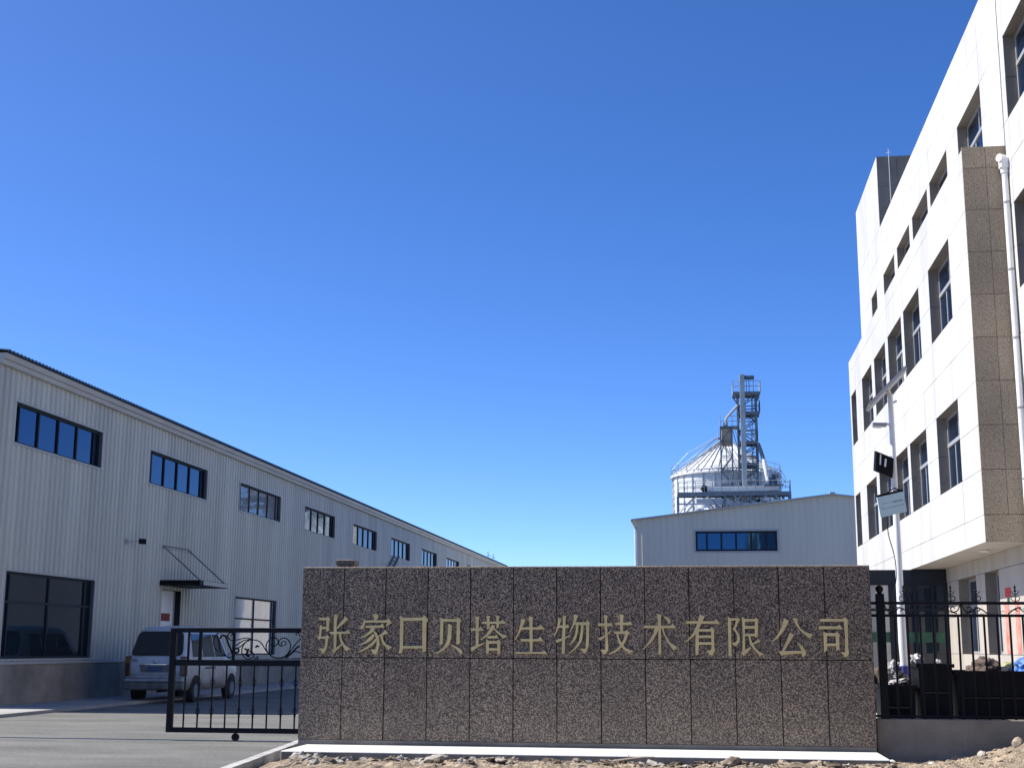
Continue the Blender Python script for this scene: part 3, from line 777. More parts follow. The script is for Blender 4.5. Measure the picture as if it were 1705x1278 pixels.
def corrugated(mb, X, y0, y1, z0, z1, openings, pitch, depth, sgn=1.0):
    prof = ((0.0, 0.0), (0.46, 0.0), (0.56, 1.0), (0.90, 1.0))
    pts = []
    k = 0
    y = y0
    while y < y1:
        for t, h in prof:
            yy = y0 + (k + t) * pitch
            if yy < y1:
                pts.append((yy, h * depth))
        k += 1
        y = y0 + k * pitch
    pts.append((y1, 0.0))

    def h_at(yq):
        for (a, ha), (b, hb) in zip(pts[:-1], pts[1:]):
            if a <= yq <= b:
                return ha + (hb - ha) * (yq - a) / max(1e-9, b - a)
        return 0.0
    extra = []
    for o in openings:
        for e in o[:2]:
            if y0 < e < y1:
                extra.append((e, h_at(e)))
    pts = sorted(pts + extra)
    for (a, ha), (b, hb) in zip(pts[:-1], pts[1:]):
        if b - a < 1e-6:
            continue
        mid = (a + b) / 2
        holes = sorted((o[2], o[3]) for o in openings if o[0] < mid < o[1])
        z = z0
        for h0, h1 in holes + [(z1, z1)]:
            if h0 > z:
                mb.quad((X + sgn * ha, a, z), (X + sgn * hb, b, z), (X + sgn * hb, b, h0), (X + sgn * ha, a, h0))
            z = max(z, h1)


cm = MB()
corrugated(cm, FX, FY0, FY1, 1.10, 8.30, OPEN, 0.27, 0.045)
cm.build('wall_cladding', 'cladding', hall, fix=False)
# end wall and far wall of the hall, gable roof
gm = MB()
ZE, ZR, XW, XR = 8.45, 9.75, -41.0, -28.8
gm.add([(FX - .01, FY0, 0), (FX - .01, FY0, ZE), (XR, FY0, ZR), (XW, FY0, ZE), (XW, FY0, 0)], [(0, 1, 2, 3, 4)])
gm.add([(FX - .01, FY1, 0), (FX - .01, FY1, ZE), (XR, FY1, ZR), (XW, FY1, ZE), (XW, FY1, 0)], [(0, 1, 2, 3, 4)])
gm.quad((XW, FY0, 0), (XW, FY1, 0), (XW, FY1, ZE), (XW, FY0, ZE))
gm.build('end_wall', 'cladding', hall, fix=False)
box_part('plinth', 'plinth_cement', hall, FX - 0.25, FX + 0.035, FY0, 41.12, 0.0, 1.03)
box_part('plinth', 'plinth_cement', hall, FX - 0.25, FX + 0.035, 42.78, FY1, 0.0, 1.03)
rfm = MB()
rp, rd = 0.19, 0.05
y = FY0 - 0.1
ri = []
while y < FY1 + 0.1:
    ri += [(y, 0), (y + rp * .45, 0), (y + rp * .58, rd), (y + rp * .88, rd)]
    y += rp
for (a, ha), (b, hb) in zip(ri[:-1], ri[1:]):
    xe = FX + 0.30
    rfm.quad((xe, a, 8.50 + ha), (xe, b, 8.50 + hb), (XR, b, ZR + .1 + hb), (XR, a, ZR + .1 + ha))
    rfm.quad((xe, a, 8.465), (xe, b, 8.465), (xe, b, 8.50 + hb), (xe, a, 8.50 + ha))
rfm.quad((FX + .30, FY0 - .1, 8.465), (FX + .30, FY1 + .1, 8.465), (XR, FY1 + .1, ZR + .08), (XR, FY0 - .1, ZR + .08))
rfm.quad((XW - .3, FY0 - .1, 8.50), (XW - .3, FY1 + .1, 8.50), (XR, FY1 + .1, ZR + .1), (XR, FY0 - .1, ZR + .1))
roof = rfm.build('roof', 'roof_blue', hall, fix=False)
g = MB()
g.prism_y([(FX + 0.05, 8.33), (FX + 0.22, 8.33), (FX + 0.25, 8.462), (FX + 0.05, 8.462)], FY0 - 0.05, FY1)
g.build('gutter', 'flashing', roof)
g = MB()
g.prism_y([(FX + 0.035, 8.21), (FX + 0.15, 8.21), (FX + 0.17, 8.326), (FX + 0.035, 8.326)], FY0 - 0.05, FY1)
g.build('fascia', 'flashing', roof)
for a, b in ((0, 1), (112.5, 113.6), (115.4, 116.1)):
    if a:
        MB().tube([(-17.2, a, 8.5), (-17.2, a, 9.35)], 0.03, 5).tube([(-17.2, a, 9.1), (-17.2, b + .5, 9.05)], 0.02, 5).build('antenna', 'dark_steel', roof)
box_part('drip_sill', 'flashing', hall, FX - 0.02, FX + 0.075, FY0, 41.12, 1.032, 1.098)
box_part('drip_sill', 'flashing', hall, FX - 0.02, FX + 0.075, 42.78, FY1, 1.032, 1.098)


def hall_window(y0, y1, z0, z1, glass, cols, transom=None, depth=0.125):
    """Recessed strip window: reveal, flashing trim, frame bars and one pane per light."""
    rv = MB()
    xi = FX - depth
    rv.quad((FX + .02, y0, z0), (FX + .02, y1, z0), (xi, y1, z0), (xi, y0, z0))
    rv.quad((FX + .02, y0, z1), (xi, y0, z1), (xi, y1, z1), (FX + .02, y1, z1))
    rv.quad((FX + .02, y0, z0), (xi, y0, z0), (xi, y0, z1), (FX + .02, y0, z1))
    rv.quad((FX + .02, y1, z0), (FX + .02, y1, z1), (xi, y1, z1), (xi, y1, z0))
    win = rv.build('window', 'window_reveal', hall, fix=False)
    t = MB()
    e = 0.055
    t.box(FX + 0.004, FX + 0.046, y0 - e, y1 + e, z1, z1 + e)
    t.box(FX + 0.004, FX + 0.060, y0 - e, y1 + e, z0 - e, z0)
    t.box(FX + 0.004, FX + 0.046, y0 - e, y0, z0, z1)
    t.box(FX + 0.004, FX + 0.046, y1, y1 + e, z0, z1)
    t.build('trim', 'flashing', win)
    fw = 0.06
    zz = [z0, z1] if transom is None else [z0, transom, z1]
    f = MB()
    xf0, xf1 = xi + 0.002, xi + 0.07
    ed = [y0 + (y1 - y0) * c for c in cols]
    for c in ed:
        f.box(xf0, xf1, c - fw / 2, c + fw / 2, z0, z1)
    for z in zz:
        f.box(xf0 + .001, xf1 - .001, y0, y1, z - fw / 2 if z not in (z0, z1) else (z0 if z == z0 else z1 - fw), z + fw / 2 if z not in (z0, z1) else (z0 + fw if z == z0 else z1))
    f.build('frame', 'dark_frame', win)
    for a, b in zip(ed[:-1], ed[1:]):
        for za, zb in zip(zz[:-1], zz[1:]):
            p = MB()
            tl = random.uniform(-.004, .004)
            p.quad((xi + .03 + tl, a + fw / 2, za), (xi + .03 - tl, b - fw / 2, za), (xi + .03 - tl, b - fw / 2, zb), (xi + .03 + tl, a + fw / 2, zb))
            p.build('pane', glass, win, fix=False)
    return win


GL = ['blue_glass', 'blue_glass', 'pale_reflect_glass', 'blue_glass', 'dark_glass', 'dark_glass', 'dark_glass', 'pale_reflect_glass', 'dark_glass', 'dark_glass']
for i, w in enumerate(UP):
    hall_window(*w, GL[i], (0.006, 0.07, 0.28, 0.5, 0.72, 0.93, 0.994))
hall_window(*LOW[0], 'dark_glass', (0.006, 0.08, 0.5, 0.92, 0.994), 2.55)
hall_window(*LOW[1], 'white_reflect_glass', (0.006, 0.06, 0.5, 0.94, 0.994), 2.50)
# door with glazed upper leaf and sheet canopy
d0, d1, dz0, dz1 = DOOR
dr = MB()
xi = FX - 0.2
for q in (((d0, dz0), (d0, dz1)), ((d1, dz0), (d1, dz1))):
    (ya, za), (yb, zb) = q
    dr.quad((FX + .03, ya, za), (xi, ya, za), (xi, yb, zb), (FX + .03, yb, zb))
dr.quad((FX + .03, d0, dz1), (xi, d0, dz1), (xi, d1, dz1), (FX + .03, d1, dz1))
door = dr.build('door', 'dark_frame', hall, fix=False)
MB().box(xi + .004, xi + 0.05, d0, d0 + 0.07, dz0, dz1).box(xi + .004, xi + 0.05, d1 - .07, d1, dz0, dz1).box(xi + .006, xi + 0.048, d0 + .07, d1 - .07, 2.02, 2.10).box(xi + .006, xi + .048, d0 + .07, d1 - .07, 1.05, 1.12).box(xi + .006, xi + .048, (d0 + d1) / 2 - .03, (d0 + d1) / 2 + .03, 1.12, 2.02).build('frame', 'grey_frame', door)
MB().quad((xi + .02, d0, dz0), (xi + .02, d1, dz0), (xi + .02, d1, dz1), (xi + .02, d0, dz1)).build('pane', 'door_reflect', door, fix=False)
MB().box(xi + .03, xi + .036, d0 + 0.35, d0 + 1.25, 2.28, 2.52).build('notice', 'notice_red', door)
cn = MB().box(FX + 0.036, FX + 1.36, 40.90, 43.50, 3.36, 3.52, 0.01)
can = cn.build('canopy', 'bin_black', hall)
MB().box(FX + 1.362, FX + 1.375, 41.2, 43.49, 3.375, 3.505).build('edge_sheet', 'flashing', can)
for yy in (41.05, 43.28):
    MB().tube([(FX + 0.03, yy, 4.60), (FX + 1.30, yy, 3.52)], 0.022, 6).build('stay', 'dark_steel', can)
MB().tube([(FX + .04, 41.05, 4.60), (FX + .04, 43.28, 4.62)], 0.02, 6).tube([(FX + .04, 41.05, 4.53), (FX + .04, 43.28, 4.54)], 0.008, 5).build('stay_bar', 'dark_steel', can)
# wall camera
k = MB().tube([(FX + .03, 38.2, 4.50), (FX + .12, 38.2, 4.50), (FX + .22, 38.35, 4.53), (FX + .36, 38.5, 4.55)], 0.018, 6)
k.box(FX + .03, FX + .06, 38.12, 38.28, 4.42, 4.60)
cmr = k.build('camera_bracket', 'grey_frame', hall)
MB().obox((FX + .33, 38.44, 4.47), (0.2, 0.08, -0.01), (-0.06, 0.14, 0), (0, 0, 0.15)).build('camera_body', 'bin_black', cmr)

# steel ladder frame leaning on the hall further back
lad = thing('wall_ladder', 'slim dark ladder-like steel frame leaning on the hall below its sixth upper window', 'ladder', (-16.2, 70, 0))
lm = MB()
for dy in (0, 1.2):
    lm.tube([(-16.1, 60.0 + dy, 0.07), (-16.62, 74.2 + dy, 6.5)], 0.05, 5)
lm.build('rail', 'dark_steel', lad)
lm = MB()
for k in range(30):
    t = (k + .5) / 30
    p = Vector((-16.1, 60.0, 0.07)).lerp(Vector((-16.62, 74.2, 6.5)), t)
    lm.tube([p, p + Vector((0, 1.2, 0))], 0.03, 5)
lm.build('rung', 'dark_steel', lad)

# ---------------------------------------------------------------- office block on the right
BX, MX = 5.20, 6.00
ZR_ = [3.40, 3.895] + [3.895 + 0.822 * n for n in range(1, 9)] + [10.86]          # rows of the bay
office = thing('office_building', 'white stone four storey office building with deep square windows and a granite corner pier', 'office building', (12, 35, 0))
COLS = [(27.2, 29.65), (31.0, 33.35), (33.75, 36.15), (36.7, 39.0), (39.6, 41.93), (43.55, 44.85)]
BWIN = [(a, b, z0, z1) for z0, z1 in ((4.717, 6.361), (8.005, 9.649)) for a, b in COLS]
MCOLS = [(22.55, 25.0)] + COLS
MWIN = [(a, b, 11.293, 12.937) for a, b in MCOLS] + [(22.55, 25.0, 8.005, 9.649), (22.55, 25.0, 4.717, 6.361)]
GWIN = [(30.55, 32.55, 1.40, 3.07), (28.30, 29.62, 1.40, 3.07)]


def cells(us, vs_, holes):
    for u0, u1 in zip(us[:-1], us[1:]):
        for v0, v1 in zip(vs_[:-1], vs_[1:]):
            um, vm = (u0 + u1) / 2, (v0 + v1) / 2
            if not any(h[0] < um < h[1] and h[2] < vm < h[3] for h in holes):
                yield u0, u1, v0, v1


def wall_sheet(mb, X, y0, y1, z0, z1, holes):
    us = sorted({y0, y1} | {e for h in holes for e in h[:2] if y0 < e < y1})
    vs_ = sorted({z0, z1} | {e for h in holes for e in h[2:] if z0 < e < z1})
    for a, b, c, d in cells(us, vs_, holes):
        mb.quad((X, a, c), (X, a, d), (X, b, d), (X, b, c))


def stone_panels(X, us, zs, holes, name='stone_panel', material='white_stone'):
    cnt = 0
    for a, b, c, d in cells(us, zs, holes):
        j = random.uniform(-.0015, .0015)
        MB().box(X + j, X + 0.018, a + .005, b - .005, c + .005, d - .005).build(name, material, office)
        cnt += 1
    return cnt


bayc = MB()
wall_sheet(bayc, BX + 0.016, 25.42, 45.2, 3.41, 10.84, BWIN)
bayc.build('bay_core', 'white_joint', office, fix=False)
nP = 0
us_bay = [25.40, 27.2, 29.65, 31.0, 33.35, 33.75, 36.15, 36.7, 39.0, 39.6, 41.93, 43.55, 44.85, 45.2]
nP += stone_panels(BX, us_bay, ZR_, BWIN)
mc = MB()
wall_sheet(mc, MX + 0.016, 12.0, 47.9, 0.0, 14.57, MWIN + GWIN)
mc.build('main_core', 'white_joint', office, fix=False)
zm = [10.471, 11.293, 12.115, 12.937, 13.759, 14.58]
us_m = [25.40, 27.2, 29.65, 31.0, 33.35, 33.75, 36.15, 36.7, 39.0, 39.6, 41.93, 43.55, 44.85, 47.9]
nP += stone_panels(MX, us_m, zm, MWIN)
zn = [3.40, 3.895] + [3.895 + 0.822 * n for n in range(1, 13)] + [14.58]
nP += stone_panels(MX, [21.0, 22.55, 25.0, 25.34], zn, MWIN)
# the pale stone of the ground floor, in wider slabs
GS = [0.0, 0.66, 1.40, 2.24, 3.07]
nP += stone_panels(MX, [21.0, 23.0, 25.6, 28.30, 29.62, 30.55, 32.55, 33.96], GS, GWIN, 'stone_panel', 'beige_stone')
for a, b in zip((21.0, 23.1, 25.2, 27.3, 29.4, 31.5), (23.1, 25.2, 27.3, 29.4, 31.5, 33.96)):
    MB().box(MX - 0.012, MX + 0.012, a + .003, b - .003, 3.075, 3.395).build('fascia_panel', 'beige_stone', office)
print('stone panels', nP)
# granite pier: the end face of the bay
pz = [3.40, 3.895] + [3.895 + 0.822 * n for n in range(1, 9)] + [10.90]
MB().box(BX + 0.014, MX + 0.005, 25.425, 25.6, 3.405, 10.885).build('pier_core', 'joint', office)
for r, (c, d) in enumerate(zip(pz[:-1], pz[1:])):
    xs_ = [BX - 0.004, BX + 0.425, MX + 0.004] if r else [BX - 0.004, MX + 0.004]
    for a, b in zip(xs_[:-1], xs_[1:]):
        MB().box(a + .003, b - .003, 25.385, 25.42, c + .004, d - .004, 0.0015).build('granite_panel', 'granite_office', office)
MB().quad((BX, 25.39, 3.40), (MX, 25.39, 3.40), (MX, 45.2, 3.40), (BX, 45.2, 3.40)).build('soffit', 'beige_stone', office, fix=False)
sl = MB().lathe(5.62, 27.6, [(0.10, 3.398), (0.115, 3.385), (0.10, 3.372)], 18)
sl.build('ceiling_lamp', 'lamp_white', office)
MB().quad((BX, 25.4, 10.86), (BX, 45.2, 10.86), (MX + .02, 45.2, 10.86), (MX + .02, 25.4, 10.86)).build('bay_roof', 'pale_concrete', office, fix=False)
MB().quad((BX, 45.2, 3.4), (BX, 45.2, 10.86), (MX, 45.2, 10.86), (MX, 45.2, 3.4)).build('bay_end', 'white_joint', office, fix=False)
bm_ = MB()
bm_.quad((MX + .02, 12, 14.56), (20, 12, 14.56), (20, 47.9, 14.56), (MX + .02, 47.9, 14.56))
bm_.quad((MX + .02, 12, 0), (20, 12, 0), (20, 12, 14.57), (MX + .02, 12, 14.57))
bm_.quad((MX + .02, 47.9, 0), (20, 47.9, 0), (20, 47.9, 14.57), (MX + .02, 47.9, 14.57))
bm_.quad((20, 12, 0), (20, 47.9, 0), (20, 47.9, 14.57), (20, 12, 14.57))
bm_.build('rear_walls', 'white_stone', office, fix=False)
# stair tower at the far end
tw = box_part('stair_tower', 'joint', office, MX + .02, 11.0, 42.22, 47.88, 14.58, 16.90)
for a, b in zip((42.2, 44.1, 46.0), (44.1, 46.0, 47.9)):
    for c, d in ((14.584, 15.75), (15.75, 16.93)):
        MB().box(MX, MX + .018, a + .004, b - .004, c + .003, d - .003).build('stone_panel', 'white_stone', tw)
for a, b in ((MX, 6.62), (6.62, 7.6), (7.6, 9.0), (9.0, 11.0)):
    for c, d in ((14.584, 15.03), (15.03, 15.94), (15.94, 16.93)):
        MB().box(a + .004, b - .004, 42.19, 42.215, c + .004, d - .004).build('granite_panel', 'granite_dark', tw)
MB().tube([(6.38, 42.16, 17.16), (6.38, 42.16, 14.7)], 0.011, 5).tube([(6.30, 42.16, 17.02), (6.46, 42.16, 17.05)], 0.008, 5).build('lightning_rod', 'galvanised', tw)


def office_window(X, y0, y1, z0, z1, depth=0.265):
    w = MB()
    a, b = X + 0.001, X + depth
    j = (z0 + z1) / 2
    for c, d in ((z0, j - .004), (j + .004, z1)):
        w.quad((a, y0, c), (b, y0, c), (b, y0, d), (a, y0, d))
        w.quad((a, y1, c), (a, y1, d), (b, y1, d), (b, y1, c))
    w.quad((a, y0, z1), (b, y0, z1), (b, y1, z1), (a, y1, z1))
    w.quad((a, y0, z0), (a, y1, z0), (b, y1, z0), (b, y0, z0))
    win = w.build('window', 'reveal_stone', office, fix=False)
    f = MB()
    fw = 0.06
    zt = z1 - (z1 - z0) * 0.37
    xf0, xf1 = b - 0.05, b
    f.box(xf0, xf1, y0, y0 + fw, z0, z1).box(xf0, xf1, y1 - fw, y1, z0, z1)
    f.box(xf0 + .002, xf1, y0 + fw, y1 - fw, z1 - fw, z1).box(xf0 + .002, xf1, y0 + fw, y1 - fw, z0, z0 + fw)
    f.box(xf0 - .02, xf1, y0 + fw, y1 - fw, zt - .04, zt + .04)
    ym = y0 + (y1 - y0) * 0.5
    for m in ([y0 + (y1 - y0) * q for q in (0.33, 0.68)] if y1 - y0 > 1.6 else [ym]):
        f.box(xf0 + .004, xf1, m - .035, m + .035, z0 + fw, zt - .04)
    f.box(xf0 + .004, xf1, ym - .025, ym + .025, zt + .04, z1 - fw)
    f.build('frame', 'grey_frame', win)
    for c, d in ((z0 + fw, zt - .04), (zt + .04, z1 - fw)):
        for u0, u1 in ((y0 + fw, ym), (ym, y1 - fw)):
            tl = random.uniform(-.006, .006)
            MB().quad((b - .03 + tl, u0, c), (b - .03 - tl, u1, c), (b - .03 - tl, u1, d), (b - .03 + tl, u0, d)).build('pane', 'blue_glass', win, fix=False)


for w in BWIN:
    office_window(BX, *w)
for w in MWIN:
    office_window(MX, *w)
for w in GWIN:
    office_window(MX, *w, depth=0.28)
# rain pipe beside the pier
rp_ = MB().tube([(5.93, 25.25, 10.32), (5.93, 25.25, 3.0), (5.93, 25.25, 0.1)], 0.058, 14)
pipe = rp_.build('rain_pipe', 'white_paint', office, smooth=True)
h = MB()
h.tube([(5.93, 25.25, 10.30), (5.93, 25.25, 10.40)], 0.075, 14)
h.box(5.84, 6.0, 25.15, 25.33, 10.38, 10.60, 0.02)
h.tube([(5.82, 25.16, 10.58), (5.93, 25.24, 10.58)], 0.075, 12)
h.build('hopper_head', 'white_paint', pipe)
for z in (9.7, 8.4, 7.1, 5.8, 4.5, 3.3):
    MB().lathe(5.93, 25.25, [(0.058, z), (0.066, z + .01), (0.066, z + .04), (0.058, z + .05)], 12, cap=False).build('bracket', 'grey_frame', pipe)
MB().tube([(6.02, 25.17, 10.1), (6.0, 25.18, 7.0), (6.01, 25.17, 3.2)], 0.009, 5).build('cable', 'dark_frame', pipe)
# red papers pasted on the ground floor
for a, b, c, d, m in ((27.32, 27.80, 2.50, 2.68, 'red_paper'), (27.55, 27.92, 1.42, 2.40, 'faded_red'), (26.70, 27.04, 1.42, 2.40, 'faded_red')):
    MB().box(MX - .006, MX - .003, a, b, c, d).build('paper', m, office)
MB().box(MX - .006, MX - .003, 27.45, 27.65, 2.41, 2.49).build('paper', 'green_strip', office)
# glazed entrance lobby
VX0, VY = 3.30, 34.0
lob = thing('glass_lobby', 'dark framed glass entrance lobby with a green strip, under the end of the office bay', 'glass lobby', (4.6, 36.5, 0))
MB().box(VX0, 5.98, VY, 38.5, 3.02, 3.385).build('roof_beam', 'dark_frame', lob)
fm = [3.30, 3.95, 4.62, 5.20, 5.62, 5.93]
mm = MB()
for q in fm:
    wq = 0.06 if q != 4.62 else 0.10
    mm.box(q, q + wq, VY + .01, VY + .09, 0.0, 3.02)
mm.box(VX0 + .06, 5.93, VY + .02, VY + .08, 2.40, 2.46)
mm.box(VX0 + .06, 5.93, VY + .02, VY + .08, 0.0, 0.10)
mm.box(VX0 + .01, VX0 + .07, VY + .1, 38.5, 0.0, 0.1)
mm.box(VX0 + .01, VX0 + .07, 36.2, 36.3, 0.1, 3.02)
mm.build('frame', 'dark_frame', lob)
for a, b in zip(fm[:-1], fm[1:]):
    for c, d in ((0.1, 2.40), (2.46, 3.02)):
        MB().quad((a + .06, VY + .05, c), (b, VY + .05, c), (b, VY + .05, d), (a + .06, VY + .05, d)).build('pane', 'pale_reflect_glass' if a < 4.5 else 'dark_glass', lob, fix=False)
        if d > 2 and c < 1:
            MB().box(a + .062, b - .002, VY + .038, VY + .046, 1.66, 1.90).build('green_strip', 'green_strip', lob)
MB().quad((VX0 + .04, VY + .1, 0.1), (VX0 + .04, 38.5, 0.1), (VX0 + .04, 38.5, 3.02), (VX0 + .04, VY + .1, 3.02)).build('pane', 'dark_glass', lob, fix=False)
MB().box(VX0 + .4, 5.9, 37.9, 38.0, 0.02, 3.0).build('inner_wall', 'plinth_cement', lob)

# ---------------------------------------------------------------- gabled hall at the end of the yard
wh = thing('gabled_warehouse', 'pale grey gabled steel hall with one strip window, at the end of the yard', 'warehouse', (8.7, 110, 0))
WX0, WX1, WY, WZE, WZR, WXR = -3.73, 21.2, 88.0, 9.62, 11.12, 8.74
WW = (0.04, 5.2, 7.60, 8.87)


def w_top(x):
    return WZE + (WZR - WZE) * (1 - abs(x - WXR) / (WXR - WX0))


wm = MB()
xs_ = [WX0]
k = 0
pitch = 0.40
while True:
    b0 = WX0 + k * pitch
    if b0 > WX1:
        break
    for t, hh in ((0.0, 0.0), (0.80, 0.0), (0.85, -0.03), (0.95, -0.03)):
        xs_.append((b0 + t * pitch, hh))
    k += 1
xs_ = sorted(xs_[1:] + [(WXR, 0.0), (WW[0], 0.0), (WW[1], 0.0)])
xs_ = [p for p in xs_ if p[0] <= WX1]
for (a, ha), (b, hb) in zip(xs_[:-1], xs_[1:]):
    if b - a < 1e-5:
        continue
    mid = (a + b) / 2
    if WW[0] < mid < WW[1]:
        wm.quad((a, WY + ha, 0), (b, WY + hb, 0), (b, WY + hb, WW[2]), (a, WY + ha, WW[2]))
        wm.quad((a, WY + ha, WW[3]), (b, WY + hb, WW[3]), (b, WY + hb, w_top(b)), (a, WY + ha, w_top(a)))
    else:
        wm.quad((a, WY + ha, 0), (b, WY + hb, 0), (b, WY + hb, w_top(b)), (a, WY + ha, w_top(a)))
wm.build('wall_cladding', 'warehouse_cladding', wh, fix=False)
sm = MB()
sm.quad((WX0, WY, 0), (WX0, WY + 24, 0), (WX0, WY + 24, WZE), (WX0, WY, WZE))
sm.quad((WX1, WY, 0), (WX1, WY + 24, 0), (WX1, WY + 24, WZE), (WX1, WY, WZE))
sm.add([(WX0, WY + 24, 0), (WX0, WY + 24, WZE), (WXR, WY + 24, WZR), (WX1, WY + 24, WZE), (WX1, WY + 24, 0)], [(0, 1, 2, 3, 4)])
sm.build('side_walls', 'warehouse_cladding', wh, fix=False)
rm = MB()
for xe, ze in ((WX0 - 0.28, WZE - .03), (WX1 + .28, WZE - .03)):
    rm.obox((xe, WY - .25, ze), (WXR - xe, 0, WZR - ze), (0, 24.5, 0), (0, 0, 0.09))
rf = rm.build('roof', 'flashing', wh)
MB().box(WX0 - 0.36, WX0 - 0.24, WY - .27, WY + 24, WZE - .12, WZE + .05).build('gutter', 'flashing', rf)
MB().box(WXR - .16, WXR + .16, WY - .26, WY + 24, WZR + .08, WZR + .17).build('ridge_cap', 'flashing', rf)
MB().tube([(WX0 - .3, WY - .1, WZE - .1), (WX0 - .08, WY - .1, WZE - .6), (WX0 - .06, WY - .1, 0)], 0.07, 8).build('rain_pipe', 'white_paint', rf)
f = MB()
for x0 in (0.04, 0.70, 1.62, 2.55, 3.50, 4.45, 5.08):
    f.box(x0, x0 + 0.12, WY + .05, WY + .13, WW[2], WW[3])
f.box(.16, 5.08, WY + .052, WY + .128, WW[2], WW[2] + .12).box(.16, 5.08, WY + .052, WY + .128, WW[3] - .12, WW[3])
wf = f.build('window', 'dark_frame', wh)
edges = (0.16, 0.70, 1.62, 2.55, 3.50, 4.45, 5.08)
for a, b in zip(edges[:-1], edges[1:]):
    tl = random.uniform(-.003, .003)
    MB().quad((a, WY + .1 + tl, WW[2] + .1), (b, WY + .1 - tl, WW[2] + .1), (b, WY + .1 - tl, WW[3] - .1), (a, WY + .1 + tl, WW[3] - .1)).build('pane', 'blue_glass', wf, fix=False)
e = 0.1
MB().box(WW[0] - e, WW[1] + e, WY - .05, WY - .032, WW[3], WW[3] + e).box(WW[0] - e, WW[1] + e, WY - .05, WY - .032, WW[2] - e, WW[2]).box(WW[0] - e, WW[0], WY - .05, WY - .032, WW[2], WW[3]).box(WW[1], WW[1] + e, WY - .05, WY - .032, WW[2], WW[3]).build('trim', 'flashing', wf)
# ---------------------------------------------------------------- grain plant behind the hall
import bmesh


def railing(mb, pts, h=1.05, r=0.025, step=1.1):
    for a, b in zip(pts[:-1], pts[1:]):
        a, b = Vector(a), Vector(b)
        n = max(1, round((b - a).length / step))
        for i in range(n + 1):
            p = a.lerp(b, i / n)
            mb.tube([p, p + Vector((0, 0, h))], r, 4)
        for k in (0.5, 1.0):
            mb.tube([a + Vector((0, 0, h * k)), b + Vector((0, 0, h * k))], r, 4)


def lattice(mb, br, x0, x1, y0, y1, z0, z1, n, r, rb):
    for x in (x0, x1):
        for y in (y0, y1):
            mb.box(x - r, x + r, y - r, y + r, z0, z1)
    for i in range(n + 1):
        z = z0 + (z1 - z0) * i / n
        for y in (y0, y1):
            br.tube([(x0, y, z), (x1, y, z)], rb, 4)
        for x in (x0, x1):
            br.tube([(x, y0, z), (x, y1, z)], rb, 4)
        if i < n:
            zn_ = z0 + (z1 - z0) * (i + 1) / n
            for y in (y0, y1):
                if i % 2:
                    br.tube([(x0, y, z), (x1, y, zn_)], rb, 4)
                else:
                    br.tube([(x1, y, z), (x0, y, zn_)], rb, 4)
            for x in (x0, x1):
                br.tube([(x, y0, z), (x, y1, zn_)], rb, 4)


def silo_thing(name, label, cx, cy, r, ze, za, ribs, rail=True):
    s = thing(name, label, 'silo', (cx, cy, 0), 'grain silos')
    prof = []
    z = 0.0
    while z < ze:
        prof += [(r, z), (r + 0.05, z + 0.28), (r, z + 0.56)]
        z += 0.60
    prof.append((r, ze))
    MB().lathe(cx, cy, prof, 56).build('wall', 'galvanised', s, smooth=True)
    rf_ = MB().lathe(cx, cy, [(r + 0.22, ze - 0.05), (r + 0.22, ze + 0.08), (0.55, za), (0.5, za + 0.35), (0.01, za + 0.4)], 56).build('roof', 'galvanised', s)
    rb = MB()
    for k in range(ribs):
        a = 2 * math.pi * k / ribs
        c_, s_ = math.cos(a), math.sin(a)
        rb.tube([(cx + (r + .2) * c_, cy + (r + .2) * s_, ze + .10), (cx + .55 * c_, cy + .55 * s_, za + .03)], 0.065, 4)
    rb.build('rib', 'steel', rf_)
    st = MB()
    for k in range(28):
        a = 2 * math.pi * k / 28
        st.box(cx + (r + .06) * math.cos(a) - .05, cx + (r + .06) * math.cos(a) + .05, cy + (r + .06) * math.sin(a) - .05, cy + (r + .06) * math.sin(a) + .05, 0, ze - .06)
    st.build('stiffener', 'galvanised', s)
    if rail:
        rl = MB()
        pts = [(cx + (r + .15) * math.cos(a), cy + (r + .15) * math.sin(a), ze + .1) for a in [2 * math.pi * k / 24 for k in range(25)]]
        railing(rl, pts, 0.9, 0.022, 2.0)
        rl.build('railing', 'steel', rf_)
        ld = MB()                                           # stair up the cone on the left flank
        p0, p1 = Vector((cx - r - .1, cy - 1.2, ze + .3)), Vector((cx - .8, cy - .6, za + .2))
        for q in (Vector((0, 0, 0)), Vector((0.1, -0.7, 0))):
            ld.tube([p0 + q, p1 + q], 0.035, 4)
            ld.tube([p0 + q + Vector((0, 0, .35)), p0.lerp(p1, .35) + q + Vector((0, 0, .75)), p1 + q + Vector((0, 0, .1))], 0.022, 4)
        for k in range(24):
            p = p0.lerp(p1, k / 23)
            ld.tube([p, p + Vector((.1, -.7, 0))], 0.03, 4)
        ld.build('roof_stair', 'steel', rf_)
    return s


silo_thing('grain_silo', 'tall galvanised grain silo with ribbed cone roof, rising behind the gabled hall', 2.95, 126.0, 4.85, 16.95, 20.35, 40)
silo_thing('grain_silo', 'low silo cone just clearing the gabled hall roof, below the steel catwalk', 0.82, 116.2, 3.6, 10.6, 13.1, 30, rail=False)

